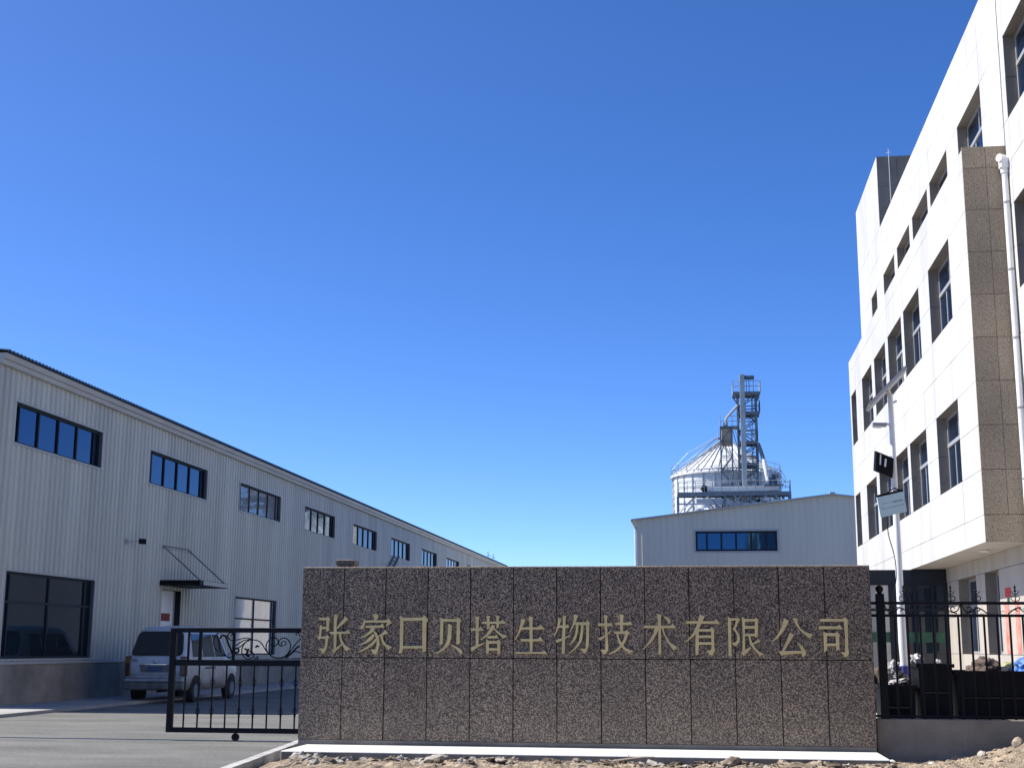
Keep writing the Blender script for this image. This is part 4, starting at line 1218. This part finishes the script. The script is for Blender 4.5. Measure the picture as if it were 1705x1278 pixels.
TY0, TY1 = 118.2, 119.8
el = thing('elevator_tower', 'slim blue grey lattice bucket elevator tower with top platform and motor, beside the grain silo', 'elevator tower', (4.78, 119, 0))
fr, br = MB(), MB()
lattice(fr, br, 3.98, 5.56, TY0, TY1, 8.0, 23.4, 14, 0.075, 0.045)
fr.build('leg', 'dark_steel', el)
br.build('bracing', 'dark_steel', el)
for x0, x1, z in ((3.56, 5.93, 23.45), (3.98, 5.85, 21.70), (3.62, 5.6, 21.70 - 0.02), (3.98, 5.6, 19.1), (3.98, 5.6, 17.2)):
    if z == 21.68:
        continue
    d = MB().box(x0, x1, TY0 - .35, TY1 + .2, z, z + 0.09)
    for k in range(2):
        d.box(x0, x1, TY0 - .35 + k * 1.9, TY0 - .29 + k * 1.9, z - .16, z)
    pf = d.build('platform', 'dark_steel', el)
    rl = MB()
    railing(rl, [(x0, TY1 + .1, z + .09), (x0, TY0 - .3, z + .09), (x1, TY0 - .3, z + .09), (x1, TY1 + .1, z + .09)], 0.95, 0.03, 0.6)
    rl.build('railing', 'steel' if z > 23 else 'dark_steel', pf)
kb = MB()
for x0, x1 in ((3.6, 4.0), (5.9, 5.54)):
    for y in (TY0 - .1, TY1):
        kb.tube([(x0, y, 23.42), (x1, y, 22.75)], 0.06, 4)
kb.build('knee_brace', 'dark_steel', el)
MB().box(4.16, 4.58, TY0 - .55, TY0 - .12, 8.0, 25.05, 0.02).build('elevator_leg', 'steel', el)
MB().tube([(4.5, TY0 - .3, 24.78), (5.42, TY0 - .3, 24.78)], 0.19, 10).box(4.95, 5.0, TY0 - .4, TY0 - .2, 23.5, 24.65).build('motor', 'motor_blue', el)
ld = MB()
for x in (5.15, 5.45):
    ld.tube([(x, TY0 - .1, 15.5), (x, TY0 - .1, 23.5)], 0.03, 4)
z = 15.6
while z < 23.4:
    ld.tube([(5.15, TY0 - .1, z), (5.45, TY0 - .1, z)], 0.022, 4)
    z += 0.36
ld.build('ladder', 'dark_steel', el)
st = MB()
for k in range(4):
    z0 = 15.8 + k * 1.75
    xa, xb = (4.9, 5.5) if k % 2 else (5.5, 4.9)
    st.obox((xa, TY1 - .5, z0), (xb - xa, 0, 1.6), (0, .4, 0), (0, 0, .1))
st.build('stair', 'dark_steel', el)
MB().tube([(3.96, TY0 - .2, 22.35), (3.50, TY0 - .25, 21.85), (2.96, TY0 - .3, 21.22), (2.90, TY0 - .3, 21.08), (2.90, TY0 - .3, 20.6)], 0.115, 8).build('spout', 'steel', el, smooth=True)
MB().tube([(5.6, TY0 - .2, 18.95), (5.78, TY0 - .3, 18.4), (6.05, TY0 - .5, 17.4)], 0.17, 8).build('spout', 'dark_steel', el, smooth=True)
MB().tube([(6.05, TY0 - .5, 17.5), (6.12, TY0 - .6, 17.0), (6.36, TY0 - .7, 15.6)], 0.2, 8).build('spout', 'white_paint', el, smooth=True)

ht = thing('hopper_tower', 'short lattice tower carrying a dark hopper box in front of the silo cone', 'hopper tower', (2.95, 118.6, 0))
fr, br = MB(), MB()
lattice(fr, br, 2.42, 3.40, 118.0, 119.2, 8.0, 20.4, 10, 0.05, 0.035)
fr.build('leg', 'dark_steel', ht)
br.build('bracing', 'dark_steel', ht)
MB().box(2.50, 3.34, 118.12, 119.1, 18.9, 20.35, 0.02).build('hopper', 'plinth_cement', ht)
hp = MB().box(2.36, 4.02, 117.9, 119.3, 20.40, 20.52).build('deck', 'dark_steel', ht)
rl = MB()
railing(rl, [(2.40, 119.2, 20.5), (2.40, 117.95, 20.5), (3.95, 117.95, 20.5)], 0.9, 0.025, 0.55)
rl.build('railing', 'steel', hp)
MB().box(2.68, 3.05, 117.9, 118.2, 20.52, 20.85).build('gate_box', 'dark_steel', ht)
sd = MB().box(2.16, 2.42, 118.0, 119.0, 19.45, 19.52).build('side_step', 'dark_steel', ht)
rl = MB()
railing(rl, [(2.18, 119, 19.5), (2.18, 118.0, 19.5)], 0.6, 0.025, 0.5)
rl.build('railing', 'steel', sd)
stb = MB()
stb.obox((3.42, 118.1, 20.3), (0.5, 0, -1.9), (0, .5, 0), (0, 0, .12)).obox((3.62, 118.1, 20.3), (0.5, 0, -1.9), (0, .06, 0), (0, 0, .12))
stb.build('stair', 'dark_steel', ht)

cw = thing('conveyor_catwalk', 'long steel catwalk with chain conveyor and railings, crossing in front of the grain silo', 'catwalk', (3.4, 117, 0))
CY0, CY1 = 116.6, 118.0
d = MB().box(-1.42, 8.2, CY0, CY1, 14.50, 14.62)
d.box(-1.42, 8.2, CY0 - .02, CY0 + .1, 14.28, 14.50).box(-1.42, 8.2, CY1 - .1, CY1, 14.28, 14.50)
dk = d.build('deck', 'dark_steel', cw)
rl = MB()
railing(rl, [(-1.3, CY0 + .05, 14.62), (8.15, CY0 + .05, 14.62)], 0.95, 0.024, 0.75)
railing(rl, [(8.15, CY0 + .05, 14.62), (8.15, CY1 - .05, 14.62), (-1.3, CY1 - .05, 14.62)], 0.95, 0.024, 0.75)
rl.build('railing', 'steel', dk)
for x in (-1.38, 2.6, 4.8, 8.1):
    MB().box(x - .1, x + .1, CY0 + .05, CY0 + .25, 0, 14.28).box(x - .1, x + .1, CY1 - .25, CY1 - .05, 0, 14.28).build('post', 'dark_steel', cw)
bb = MB()
for a, b in ((-1.3, 0.2), (2.5, 1.1), (2.7, 4.0), (4.7, 3.4), (4.9, 6.1), (8.0, 6.9)):
    bb.tube([(a, CY0 + .1, 12.9), (b, CY0 + .1, 14.3)], 0.085, 4)
    bb.tube([(a, CY0 + .1, 12.2), ((a + b) / 2 + (b - a) * .35, CY0 + .1, 13.6)], 0.06, 4)
bb.box(-1.3, 8.0, CY0 + .08, CY0 + .2, 13.55, 13.68)
bb.build('brace', 'steel', cw)
MB().box(1.1, 7.2, CY0 + .45, CY0 + .95, 14.72, 15.12, 0.02).build('conveyor', 'galvanised', cw)
MB().box(0.2, 3.0, CY0 + .15, CY0 + .35, 13.72, 14.05).build('conveyor', 'steel', cw)
MB().tube([(0.72, CY0 + .5, 14.8), (0.98, CY0 + .5, 15.25)], 0.22, 8).box(0.7, 1.1, CY0 + .3, CY0 + .8, 14.7, 15.0).build('motor', 'bin_black', cw)
MB().tube([(6.55, CY0 + .6, 16.05), (7.2, CY0 + .6, 16.05)], 0.17, 10).box(6.4, 7.1, CY0 + .4, CY0 + .9, 15.1, 15.85).build('motor', 'motor_blue', cw)
up = MB().box(5.9, 7.6, CY0 + .2, CY1 - .2, 15.2, 15.28)
u = up.build('upper_deck', 'dark_steel', cw)
rl = MB()
railing(rl, [(6.2, CY0 + .25, 15.9), (7.4, CY0 + .25, 15.5), (7.75, CY0 + .25, 14.9)], 0.95, 0.024, 0.5)
rl.build('railing', 'steel', u)
mch = MB()
random.seed(3)
for k in range(10):
    x = random.uniform(4.6, 7.6)
    z = random.uniform(13.3, 14.1)
    mch.box(x, x + random.uniform(.2, .6), CY0 + .3, CY0 + random.uniform(.5, .9), z, z + random.uniform(.12, .3))
mch.build('machinery', 'dark_steel', cw)

# ---------------------------------------------------------------- van parked by the hall
VO = Vector((-14.43, 35.45, 0.0))
van = thing('parked_van', 'dusty silver grey minivan parked with its tail to the gate, along the hall', 'van', tuple(VO))
#        y     bot   belt  top   w_low  w_belt w_roof
ST = [(0.00, 0.42, 1.06, 1.13, 0.79, 0.78, 0.70),
      (0.05, 0.36, 1.10, 1.20, 0.825, 0.82, 0.75),
      (0.20, 0.33, 1.13, 1.56, 0.84, 0.835, 0.70),
      (0.37, 0.32, 1.15, 1.93, 0.845, 0.84, 0.655),
      (0.55, 0.31, 1.15, 2.01, 0.845, 0.84, 0.65),
      (1.60, 0.31, 1.15, 2.05, 0.845, 0.84, 0.65),
      (2.70, 0.31, 1.14, 2.03, 0.845, 0.84, 0.65),
      (3.05, 0.31, 1.13, 1.95, 0.845, 0.835, 0.64),
      (3.75, 0.31, 1.08, 1.20, 0.84, 0.825, 0.70),
      (4.22, 0.33, 0.98, 1.03, 0.81, 0.79, 0.66),
      (4.36, 0.38, 0.78, 0.86, 0.72, 0.70, 0.56)]


def section(s):
    y, b, zb, zt, wl, wb, wr = s
    half = [(0.0, b), (wl * 0.90, b), (wl * 0.985, b + .08), (wl, b + .22), (wl * 1.005, (b + zb) / 2 + .1), (wb, zb),
            (wb + (wr - wb) * .5, zb + (zt - zb) * .48), (wr, zt - min(.10, (zt - zb) * .3)), (wr - .09, zt - .025), (wr * .45, zt + .0), (0.0, zt + .008)]
    pts = [(x, z) for x, z in half] + [(-x, z) for x, z in reversed(half[1:-1])]
    return [(VO.x + x, VO.y + y, z) for x, z in pts]


vb = MB()
rings = [section(s) for s in ST]
n = len(rings[0])
vb.v = [p for r_ in rings for p in r_]
for i in range(len(rings) - 1):
    for k in range(n):
        vb.f.append((i * n + k, i * n + (k + 1) % n, (i + 1) * n + (k + 1) % n, (i + 1) * n + k))
vb.f.append(tuple(range(n)))
vb.f.append(tuple((len(rings) - 1) * n + k for k in range(n - 1, -1, -1)))
body = vb.build('body', 'van_paint', van, smooth=True)


def rear_pt(x, z, off):
    # lower tailgate and the raked glass above it
    if z < 1.17:
        y = 0.0 + 0.05 * max(0, (z - 1.06)) / .11
    else:
        y = 0.05 + (z - 1.20) * 0.32 / 0.73
    return (VO.x + x, VO.y + y - off, z)


def rounded(w0, w1, z0, z1, r=0.09, k=5):
    c = []
    for (sx, sz, a0) in ((1, 0, -90), (1, 1, 0), (-1, 1, 90), (-1, 0, 180)):
        for i in range(k + 1):
            a = R(a0 + 90 * i / k)
            zc = z1 - r if sz else z0 + r
            zz = zc + r * math.sin(a)
            wz = w0 + (w1 - w0) * (zz - z0) / (z1 - z0)
            c.append((sx * (wz - r) + r * math.cos(a), zz))
    return c


def rear_plate(name, material, w0, w1, z0, z1, off, r=0.05, par=body):
    m = MB()
    o = rounded(w0, w1, z0, z1, r)
    m.v = [rear_pt(x, z, off) for x, z in o] + [rear_pt(x, z, -0.05) for x, z in o]
    q = len(o)
    m.f = [tuple(range(q))] + [(i, i + q, (i + 1) % q + q, (i + 1) % q) for i in range(q)]
    return m.build(name, material, par)


rear_plate('window_seal', 'rubber', 0.725, 0.615, 1.24, 1.885, 0.030, 0.12)
rear_plate('rear_window', 'dark_glass', 0.695, 0.59, 1.27, 1.86, 0.036, 0.11)
rear_plate('plate_recess', 'van_dirty', 0.40, 0.46, 0.80, 1.00, 0.010, 0.03)
rear_plate('number_plate', 'plate_blue', 0.22, 0.22, 0.82, 0.955, 0.022, 0.012)
rear_plate('trim_bar', 'chrome', 0.30, 0.34, 0.995, 1.02, 0.024, 0.008)
for s, x0, x1, z0, z1 in ((-1, -0.66, -0.50, 1.085, 1.10), (-1, -0.66, -0.52, 1.125, 1.14), (1, 0.48, 0.66, 1.10, 1.13)):
    MB().box(VO.x + x0, VO.x + x1, VO.y - .012, VO.y + .04, z0, z1).build('badge', 'bin_black', body)
for x0, x1, z0, z1 in ((-.695, -.688, .64, 1.14), (.688, .695, .64, 1.14), (-.688, .688, .636, .643), (-.688, .688, .742, .748)):
    MB().box(VO.x + x0, VO.x + x1, VO.y - .0035, VO.y + .02, z0, z1).build('seam', 'rubber', body)
em = MB()
for a_, b_ in ((0.062, 0.045), (0.026, 0.044)):
    em.tube([(VO.x + a_ * math.cos(2 * math.pi * t / 20), VO.y - .012, 1.085 + b_ * math.sin(2 * math.pi * t / 20)) for t in range(21)], 0.009, 5)
em.tube([(VO.x + .05 * math.cos(2 * math.pi * t / 16), VO.y - .012, 1.105 + .02 * math.sin(2 * math.pi * t / 16)) for t in range(17)], 0.008, 5)
em.build('emblem', 'chrome', body)
bp = MB().box(VO.x - .84, VO.x + .84, VO.y - .12, VO.y + .10, 0.34, 0.55, 0.035)
bp.build('bumper', 'van_dirty', van)
MB().box(VO.x - .81, VO.x + .81, VO.y - .14, VO.y + .06, 0.552, 0.63, 0.025).build('bumper_lip', 'van_paint', van)
for s in (-1, 1):
    x0, x1 = (VO.x + s * .70, VO.x + s * .852)
    MB().box(x0, x1, VO.y - .018, VO.y + .17, 0.70, 1.22, 0.02).build('tail_light', 'tail_red', body)
    MB().box(VO.x + s * .72, VO.x + s * .856, VO.y - .022, VO.y + .14, 1.03, 1.19, 0.015).build('tail_light', 'tail_amber', body)
    # side glass
    sd_ = MB()
    for y0, y1, sl0, sl1 in ((0.60, 1.28, 0.03, 0.0), (1.38, 2.25, 0.0, 0.0), (2.34, 3.22, 0.0, -0.42)):
        def side_pt(y, t, off):
            zb, zt, wb, wr = 1.15, 1.95, 0.84, 0.65
            x = wb + (wr - wb) * t + off
            return (VO.x + s * x, VO.y + y, zb + (zt - zb) * t)
        m = MB()
        q = [(y0 - sl0, .07), (y1, .07), (y1 + sl1, .84), (y0 + sl0 * 3, .84)]
        m.v = [side_pt(y, t, .014) for y, t in q] + [side_pt(y, t, -.03) for y, t in q]
        m.f = [(0, 1, 2, 3)] + [(i, i + 4, (i + 1) % 4 + 4, (i + 1) % 4) for i in range(4)]
        m.build('side_window', 'dark_glass', body)
    for wy in (0.80, 3.70):
        a = MB().tube([(VO.x + s * .70, VO.y + wy, 0.36), (VO.x + s * .852, VO.y + wy, 0.36)], 0.365, 24)
        a.build('wheel_arch', 'rubber', body)
        wheel = MB().tube([(VO.x + s * .66, VO.y + wy, 0.305), (VO.x + s * .868, VO.y + wy, 0.305)], 0.305, 28).build('wheel', 'rubber', van, smooth=True)
        MB().tube([(VO.x + s * .86, VO.y + wy, 0.305), (VO.x + s * .876, VO.y + wy, 0.305)], 0.185, 18).build('rim', 'dark_steel', wheel)
    MB().box(VO.x + s * .838, VO.x + s * .856, VO.y + 1.5, VO.y + 2.3, 0.88, 0.92).build('handle', 'bin_black', body)
    MB().box(VO.x + s * .90, VO.x + s * 1.03, VO.y + 3.12, VO.y + 3.25, 1.12, 1.32, 0.03).build('mirror', 'van_paint', body)
ws = MB()
ws.v = [(VO.x + x, VO.y + y - .0, z) for x, y, z in ((-.58, 3.13, 1.90), (.58, 3.13, 1.90), (.66, 3.76, 1.23), (-.66, 3.76, 1.23))]
ws.f = [(0, 1, 2, 3)]
ws.build('windscreen', 'dark_glass', body, fix=False)

# ---------------------------------------------------------------- solar street lamp
LX, LY = 3.235, 22.5
lamp = thing('solar_street_lamp', 'white solar street lamp pole with tilted panel, black box and small board, before the office', 'street lamp', (LX, LY, 0))
MB().tube([(LX, LY, 0), (LX, LY, 5.62)], 0.072, 20, 0.040).build('pole', 'white_paint', lamp, smooth=True)
MB().tube([(LX, LY, 0.86), (LX, LY, 1.0), (LX, LY, 1.13), (LX, LY, 1.24)], 0.092, 14).build('wrap', 'wrap_blue', lamp)
ax = Vector((0.60, 0, 0.60)).normalized()
nrm = Vector((-ax.z, 0.0, ax.x))
nrm = (nrm + Vector((0, 0.05, 0))).normalized()
sp = Vector((0, 1, 0)) - nrm * nrm.y
o_ = Vector((LX - .06, LY, 5.66)) - ax * 0.40 - sp * 0.28
pn = MB().obox(o_, ax * 0.86, sp * 0.56, nrm * 0.05).build('solar_panel', 'grey_frame', lamp)
MB().obox(o_ + nrm * 0.052 + ax * .02 + sp * .02, ax * 0.82, sp * 0.52, nrm * 0.004).build('cell_sheet', 'solar_cell', pn)
MB().tube([(LX, LY, 5.45), (LX + .1, LY, 5.50)], 0.02, 6).tube([(LX, LY, 5.5), (LX - .03, LY, 5.68)], 0.035, 8).build('panel_bracket', 'white_paint', pn)
arm = MB().tube([(LX, LY, 5.10), (LX - .10, LY - .02, 5.12)], 0.022, 8).build('lamp_arm', 'white_paint', lamp)
MB().obox((LX - .31, LY - .09, 5.085), (0.22, 0.0, -0.01), (0, .16, 0), (0, 0, .05)).build('lamp_head', 'grey_frame', arm)
MB().obox((LX - .29, LY - .07, 5.062), (0.12, 0.0, -0.006), (0, .12, 0), (0, 0, .022)).build('led_lens', 'lamp_white', arm)
# black box held out to the left, leaning
bo = MB().obox((LX - .315, LY - .16, 4.325), (0.275, 0.05, -0.115), (0.03, 0.0, 0.325), (-0.02, 0.10, 0.02))
bx_ = bo.build('black_box', 'bin_black', lamp)
MB().obox((LX - .245, LY - .168, 4.43), (0.02, 0.003, -0.008), (0.016, 0, 0.17), (0, .004, 0)).obox((LX - .175, LY - .156, 4.40), (0.03, 0.005, -0.012), (0.02, 0, 0.13), (0, .004, 0)).build('label_mark', 'lamp_white', bx_)
MB().tube([(LX - .12, LY - .05, 4.55), (LX, LY, 4.60)], 0.018, 6).tube([(LX - .04, LY - .04, 4.32), (LX - .045, LY - .05, 4.02)], 0.02, 6).build('box_bracket', 'lamp_white', bx_)
# small board, tilted, with two rows of faint marks
uo = Vector((LX - .262, LY - .14, 3.575))
uu, vv = Vector((0.43, 0.10, 0.105)), Vector((-0.045, 0.0, 0.325))
nn = uu.cross(vv).normalized()
bd = MB().obox(uo, uu, vv, nn * -0.03).build('board', 'board_blue', lamp)
MB().obox(uo + vv * 1.005 - nn * .035, uu, vv.normalized() * 0.035, nn * 0.04).build('board_frame', 'bin_black', bd)
mk_ = MB()
random.seed(11)
for row, (t, s0, s1, hgt) in enumerate(((0.62, 0.12, 0.62, .010), (0.56, 0.55, 0.93, .030), (0.36, 0.1, 0.95, .014), (0.44, 0.08, 0.16, .014))):
    s = s0
    while s < s1:
        w = random.uniform(.02, .05)
        mk_.obox(uo + uu * s + vv * t + nn * .001, uu * w * .8, vv.normalized() * hgt, nn * 0.001)
        s += w + .012
mk_.build('board_lettering', 'mark', bd)['kind'] = 'stuff'
MB().tube([(LX - .2, LY - .09, 3.93), (LX - .02, LY - .05, 4.06), (LX + .09, LY - .02, 4.02)], 0.012, 6).build('board_bracket', 'bin_black', bd)
MB().tube(smooth_line([(LX - .16, LY - .1, 3.60), (LX - .15, LY - .1, 3.3), (LX - .07, LY - .09, 2.95), (LX - .06, LY - .075, 2.6), (LX - .13, LY - .08, 2.3), (LX - .10, LY - .08, 2.0), (LX - .07, LY - .08, 1.3)]), 0.008, 5).build('cable', 'bin_black', lamp)

# ---------------------------------------------------------------- bins and rubbish behind the fence


def wheelie(label, x0, x1, y0, y1, zt):
    b = thing('rubbish_bin', label, 'bin', ((x0 + x1) / 2, (y0 + y1) / 2, 0), 'black bins behind the iron fence')
    m = MB()
    ti = 0.022
    lo = [(x0 + ti, y0 + ti, .08), (x1 - ti, y0 + ti, .08), (x1 - ti, y1 - ti, .08), (x0 + ti, y1 - ti, .08)]
    hi = [(x0, y0, zt - .03), (x1, y0, zt - .03), (x1, y1, zt - .03), (x0, y1, zt - .03)]
    m.add(lo + hi, [(0, 1, 5, 4), (1, 2, 6, 5), (2, 3, 7, 6), (3, 0, 4, 7), (0, 3, 2, 1)])
    bd_ = m.build('body', 'bin_black', b)
    rim = MB()
    rim.box(x0 - .03, x1 + .03, y0 - .03, y0 + .012, zt - .05, zt).box(x0 - .03, x1 + .03, y1 - .012, y1 + .03, zt - .05, zt)
    rim.box(x0 - .03, x0 + .012, y0 + .013, y1 - .013, zt - .048, zt - .002).box(x1 - .012, x1 + .03, y0 + .013, y1 - .013, zt - .048, zt - .002)
    rim.build('rim', 'bin_black', bd_)
    rb = MB()
    k = max(2, int((x1 - x0) / .14))
    for i in range(1, k):
        x = x0 + (x1 - x0) * i / k
        rb.obox((x - .012, y0 - .008, zt - .10), (.024, 0, 0), (0, ti, -(zt - .2)), (0, .03, 0))
    rb.build('rib', 'bin_black', bd_)
    MB().tube([(x0 + .06, y0 - .05, zt * .70), (x1 - .06, y0 - .05, zt * .70)], 0.014, 8).build('handle', 'bin_black', b)
    for x in (x0 + .07, x1 - .07):
        MB().tube([(x - .03, y0 + .12, .08), (x + .03, y0 + .12, .08)], 0.08, 14).build('wheel', 'rubber', b)
    MB().box(x0 + .03, x1 - .03, y0 + .03, y1 - .03, zt - .16, zt - .12).build('filling', 'bag_black', b)
    return b


wheelie('low black rubbish bin close behind the iron fence post', 2.47, 2.93, 19.42, 20.0, 1.02)
wheelie('tall narrow black rubbish bin right of the lamp pole foot', 2.985, 3.43, 19.43, 20.05, 1.305)
wheelie('wide black rubbish container with a brown heap on it', 3.485, 5.2, 19.45, 20.4, 1.215)


def lump_mesh(seed, sub=3, rough=0.35, freq=1.6, flat=1.0):
    bm = bmesh.new()
    bmesh.ops.create_icosphere(bm, subdivisions=sub, radius=1.0)
    for v in bm.verts:
        p = v.co.copy()
        d = 1 + rough * noise.noise(p * freq + Vector((seed * 3.7, seed, 0))) + rough * .5 * noise.noise(p * freq * 2.7 + Vector((0, seed * 2.1, 5)))
        d += rough * .28 * abs(noise.noise(p * freq * 6.0 + Vector((seed, 1, seed))))
        v.co = p * d
        v.co.z *= flat
    me = bpy.data.meshes.new('lump')
    bm.to_mesh(me)
    bm.free()
    return me


def lump(name, label, cat, loc, size, seed, material, group=None, sub=4, rough=.35, freq=1.6, smooth=True, me=None):
    if me is None:
        me = lump_mesh(seed, sub, rough, freq)
        me.materials.append(MATS[material])
        if smooth:
            me.shade_smooth()
    o = bpy.data.objects.new(name, me)
    o.location = loc
    o.scale = size
    o.rotation_euler = (random.uniform(-.3, .3), random.uniform(-.3, .3), random.uniform(0, 6.28))
    COL.objects.link(o)
    return tag(o, label, cat, group)


lump('rubbish_bag', 'crumpled brown sacking heap lying on the wide black container', 'rubbish bag', (3.93, 19.85, 1.22), (.22, .2, .15), 1, 'bag_brown', freq=2.4, rough=.5)
lump('rubbish_bag', 'dark flattened sack beside the brown heap on the wide container', 'rubbish bag', (4.16, 19.75, 1.21), (.13, .12, .05), 2, 'bag_black')
lump('rubbish_bag', 'bright blue plastic bag at the far right of the wide container', 'rubbish bag', (4.46, 19.75, 1.25), (.15, .14, .13), 3, 'bag_blue', rough=.4, freq=2.2)
lump('rubbish_bag', 'small yellowish bag left of the blue bag', 'rubbish bag', (4.27, 19.9, 1.24), (.07, .08, .09), 4, 'bag_yellow')
lump('rubbish_bag', 'white plastic bag left of the lamp pole above the low bin', 'rubbish bag', (2.82, 20.6, 1.20), (.09, .09, .13), 5, 'bag_white', rough=.5, freq=2.2)
lump('rubbish_bag', 'torn white and maroon bag right of the lamp pole', 'rubbish bag', (3.15, 20.6, 1.33), (.085, .08, .09), 6, 'bag_white', rough=.55, freq=2.6)
lump('rubbish_bag', 'small white bag at the right rim of the tall bin', 'rubbish bag', (3.40, 20.3, 1.31), (.05, .05, .05), 7, 'bag_white')
lump('rubbish_bag', 'black shiny rubbish bag heaped behind the low bin', 'rubbish bag', (2.82, 20.45, 1.02), (.2, .2, .16), 8, 'bag_black', rough=.5, freq=2.2)
lump('rubbish_bag', 'pale crumpled sheet sagging over the low bin', 'rubbish bag', (2.76, 19.95, 1.03), (.13, .12, .045), 9, 'bag_white', rough=.6, freq=2.5)
lump('rubbish_bag', 'dark maroon heap squeezed between sign wall and fence post', 'rubbish bag', (2.50, 20.5, 0.95), (.16, .2, .26), 10, 'bag_brown', rough=.5, freq=2.5)
lump('rubbish_bag', 'grey white heap top showing right beside the sign wall edge', 'rubbish bag', (2.47, 20.7, 1.16), (.10, .12, .06), 12, 'bag_white', rough=.6, freq=2.5)

# ---------------------------------------------------------------- rubble along the slab
random.seed(21)
stones = []
for s_ in range(6):
    me = lump_mesh(30 + s_, 2, 0.95, 1.7, 0.75)
    stones.append(me)
MT = ('stone', 'clod', 'plaster_chip')
var = {}
for s_, me in enumerate(stones):
    for m in MT:
        c = me.copy()
        c.materials.append(MATS[m])
        var[(s_, m)] = c
LBL = {'stone': ('small brown stone lying loose in the dirt before the sign slab', 'loose brown stones before the slab'),
       'clod': ('dark earth clod lying loose in the dirt before the sign slab', 'loose earth clods before the slab'),
       'plaster_chip': ('pale plaster chip lying loose in the dirt before the sign slab', 'loose plaster chips before the slab')}
NM = {'stone': 'loose_stone', 'clod': 'earth_clod', 'plaster_chip': 'plaster_chip'}
grit = MB()


def strew(x, y, r, m, label, group):
    """Larger lumps are objects of their own; the fine grit is joined into one mass."""
    k = random.randrange(6)
    sc = (r * random.uniform(.8, 1.8), r * random.uniform(.8, 1.3), r * random.uniform(.5, 1.0))
    z = dirt_h(x, y) + r * .25
    if r < 0.0185:
        a = random.uniform(0, 6.28)
        ca, sa = math.cos(a), math.sin(a)
        me = stones[k]
        grit.add([(x + ca * v.co.x * sc[0] - sa * v.co.y * sc[1], y + sa * v.co.x * sc[0] + ca * v.co.y * sc[1], z + v.co.z * sc[2]) for v in me.vertices],
                 [tuple(p.vertices) for p in me.polygons])
    else:
        lump(NM[m], label, 'stone' if m == 'stone' else ('clod' if m == 'clod' else 'plaster chip'), (x, y, z), sc, 0, m, group, me=var[(k, m)])


for i in range(330):
    x = random.uniform(-5.1, 2.35)
    y = 17.45 - abs(random.gauss(0, .26)) - .02
    if y < 16.75:
        continue
    m = random.choices(MT, (5, 6, 2))[0] if x > -3.4 else random.choices(MT, (3, 3, 4))[0]
    r = random.choice((.010, .012, .015, .018, .022, .03, .042, .055)) * random.uniform(.8, 1.3)
    strew(x, y, r, m, *LBL[m])
for i in range(120):
    x = random.uniform(2.4, 4.5)
    y = random.uniform(17.5, 18.75)
    r = random.choice((.008, .010, .014, .018, .024)) * random.uniform(.8, 1.3)
    strew(x, y, r, 'stone', 'small brown stone scattered on the dirt mound below the fence footing', 'small stones on the dirt mound')
gr = grit.build('rubble', 'stone', None)
gr['kind'] = 'stuff'


def on_dirt(x, y, dz=0.0):
    return (x, y, dirt_h(x, y) + dz)


lump('boulder', 'rounded buff boulder sitting on top of the dirt mound', 'boulder', on_dirt(3.93, 18.05, .03), (.085, .075, .07), 51, 'stone', sub=3, rough=.25)
lump('stone_block', 'pale angular stone lying on the left flank of the dirt mound', 'stone', on_dirt(3.50, 18.1, .02), (.12, .06, .045), 52, 'plaster_chip', sub=2, rough=.3, smooth=False)
lump('stone_block', 'small bright white chip in the hollow between slab and mound', 'stone', on_dirt(2.90, 18.3, .02), (.05, .04, .045), 53, 'white_paint', sub=1, rough=.4, smooth=False)
lump('stone_block', 'flat white shard against the right end of the slab', 'stone', on_dirt(2.42, 18.2, .01), (.05, .04, .02), 54, 'white_paint', sub=1, rough=.4, smooth=False)
lump('stone_block', 'dark squarish earth block at the left before the slab', 'stone', on_dirt(-4.55, 16.95, .015), (.085, .06, .05), 55, 'clod', sub=2, rough=.25, smooth=False)
lump('stone_block', 'broad pale mortar lump against the left half of the slab', 'stone', on_dirt(-3.3, 17.25, .015), (.16, .09, .05), 56, 'plaster_chip', sub=3, rough=.5, freq=2.2)
lump('stone_block', 'tilted whitish slab fragment left of the middle of the slab', 'stone', on_dirt(-2.45, 17.2, .02), (.12, .08, .025), 57, 'plaster_chip', sub=2, rough=.35, smooth=False)
lump('stone_block', 'rough grey mortar heap below the characters right of the middle', 'stone', on_dirt(0.35, 17.22, .02), (.17, .09, .06), 58, 'stone', sub=3, rough=.6, freq=2.6)
lump('stone_block', 'buff earth heap before the right third of the slab', 'stone', on_dirt(1.15, 17.15, .01), (.22, .11, .05), 59, 'dirt', sub=3, rough=.5, freq=2.4)
stk = MB().tube([on_dirt(-1.05, 17.2, .045), on_dirt(-.72, 17.25, .085), on_dirt(-.55, 17.3, .09)], 0.014, 5, 0.007).tube([on_dirt(-.85, 17.2, .07), on_dirt(-.88, 17.22, .125)], 0.007, 5, 0.004)
tag(stk.build('stick', 'wood', None), 'pale broken stick lying on the rubble below the wall middle', 'stick')
stk = MB().tube([on_dirt(-2.75, 17.1, .03), on_dirt(-2.45, 17.2, .055)], 0.012, 5, 0.008)
tag(stk.build('stick', 'wood', None), 'short whitish stick lying by the tilted slab fragment', 'stick')
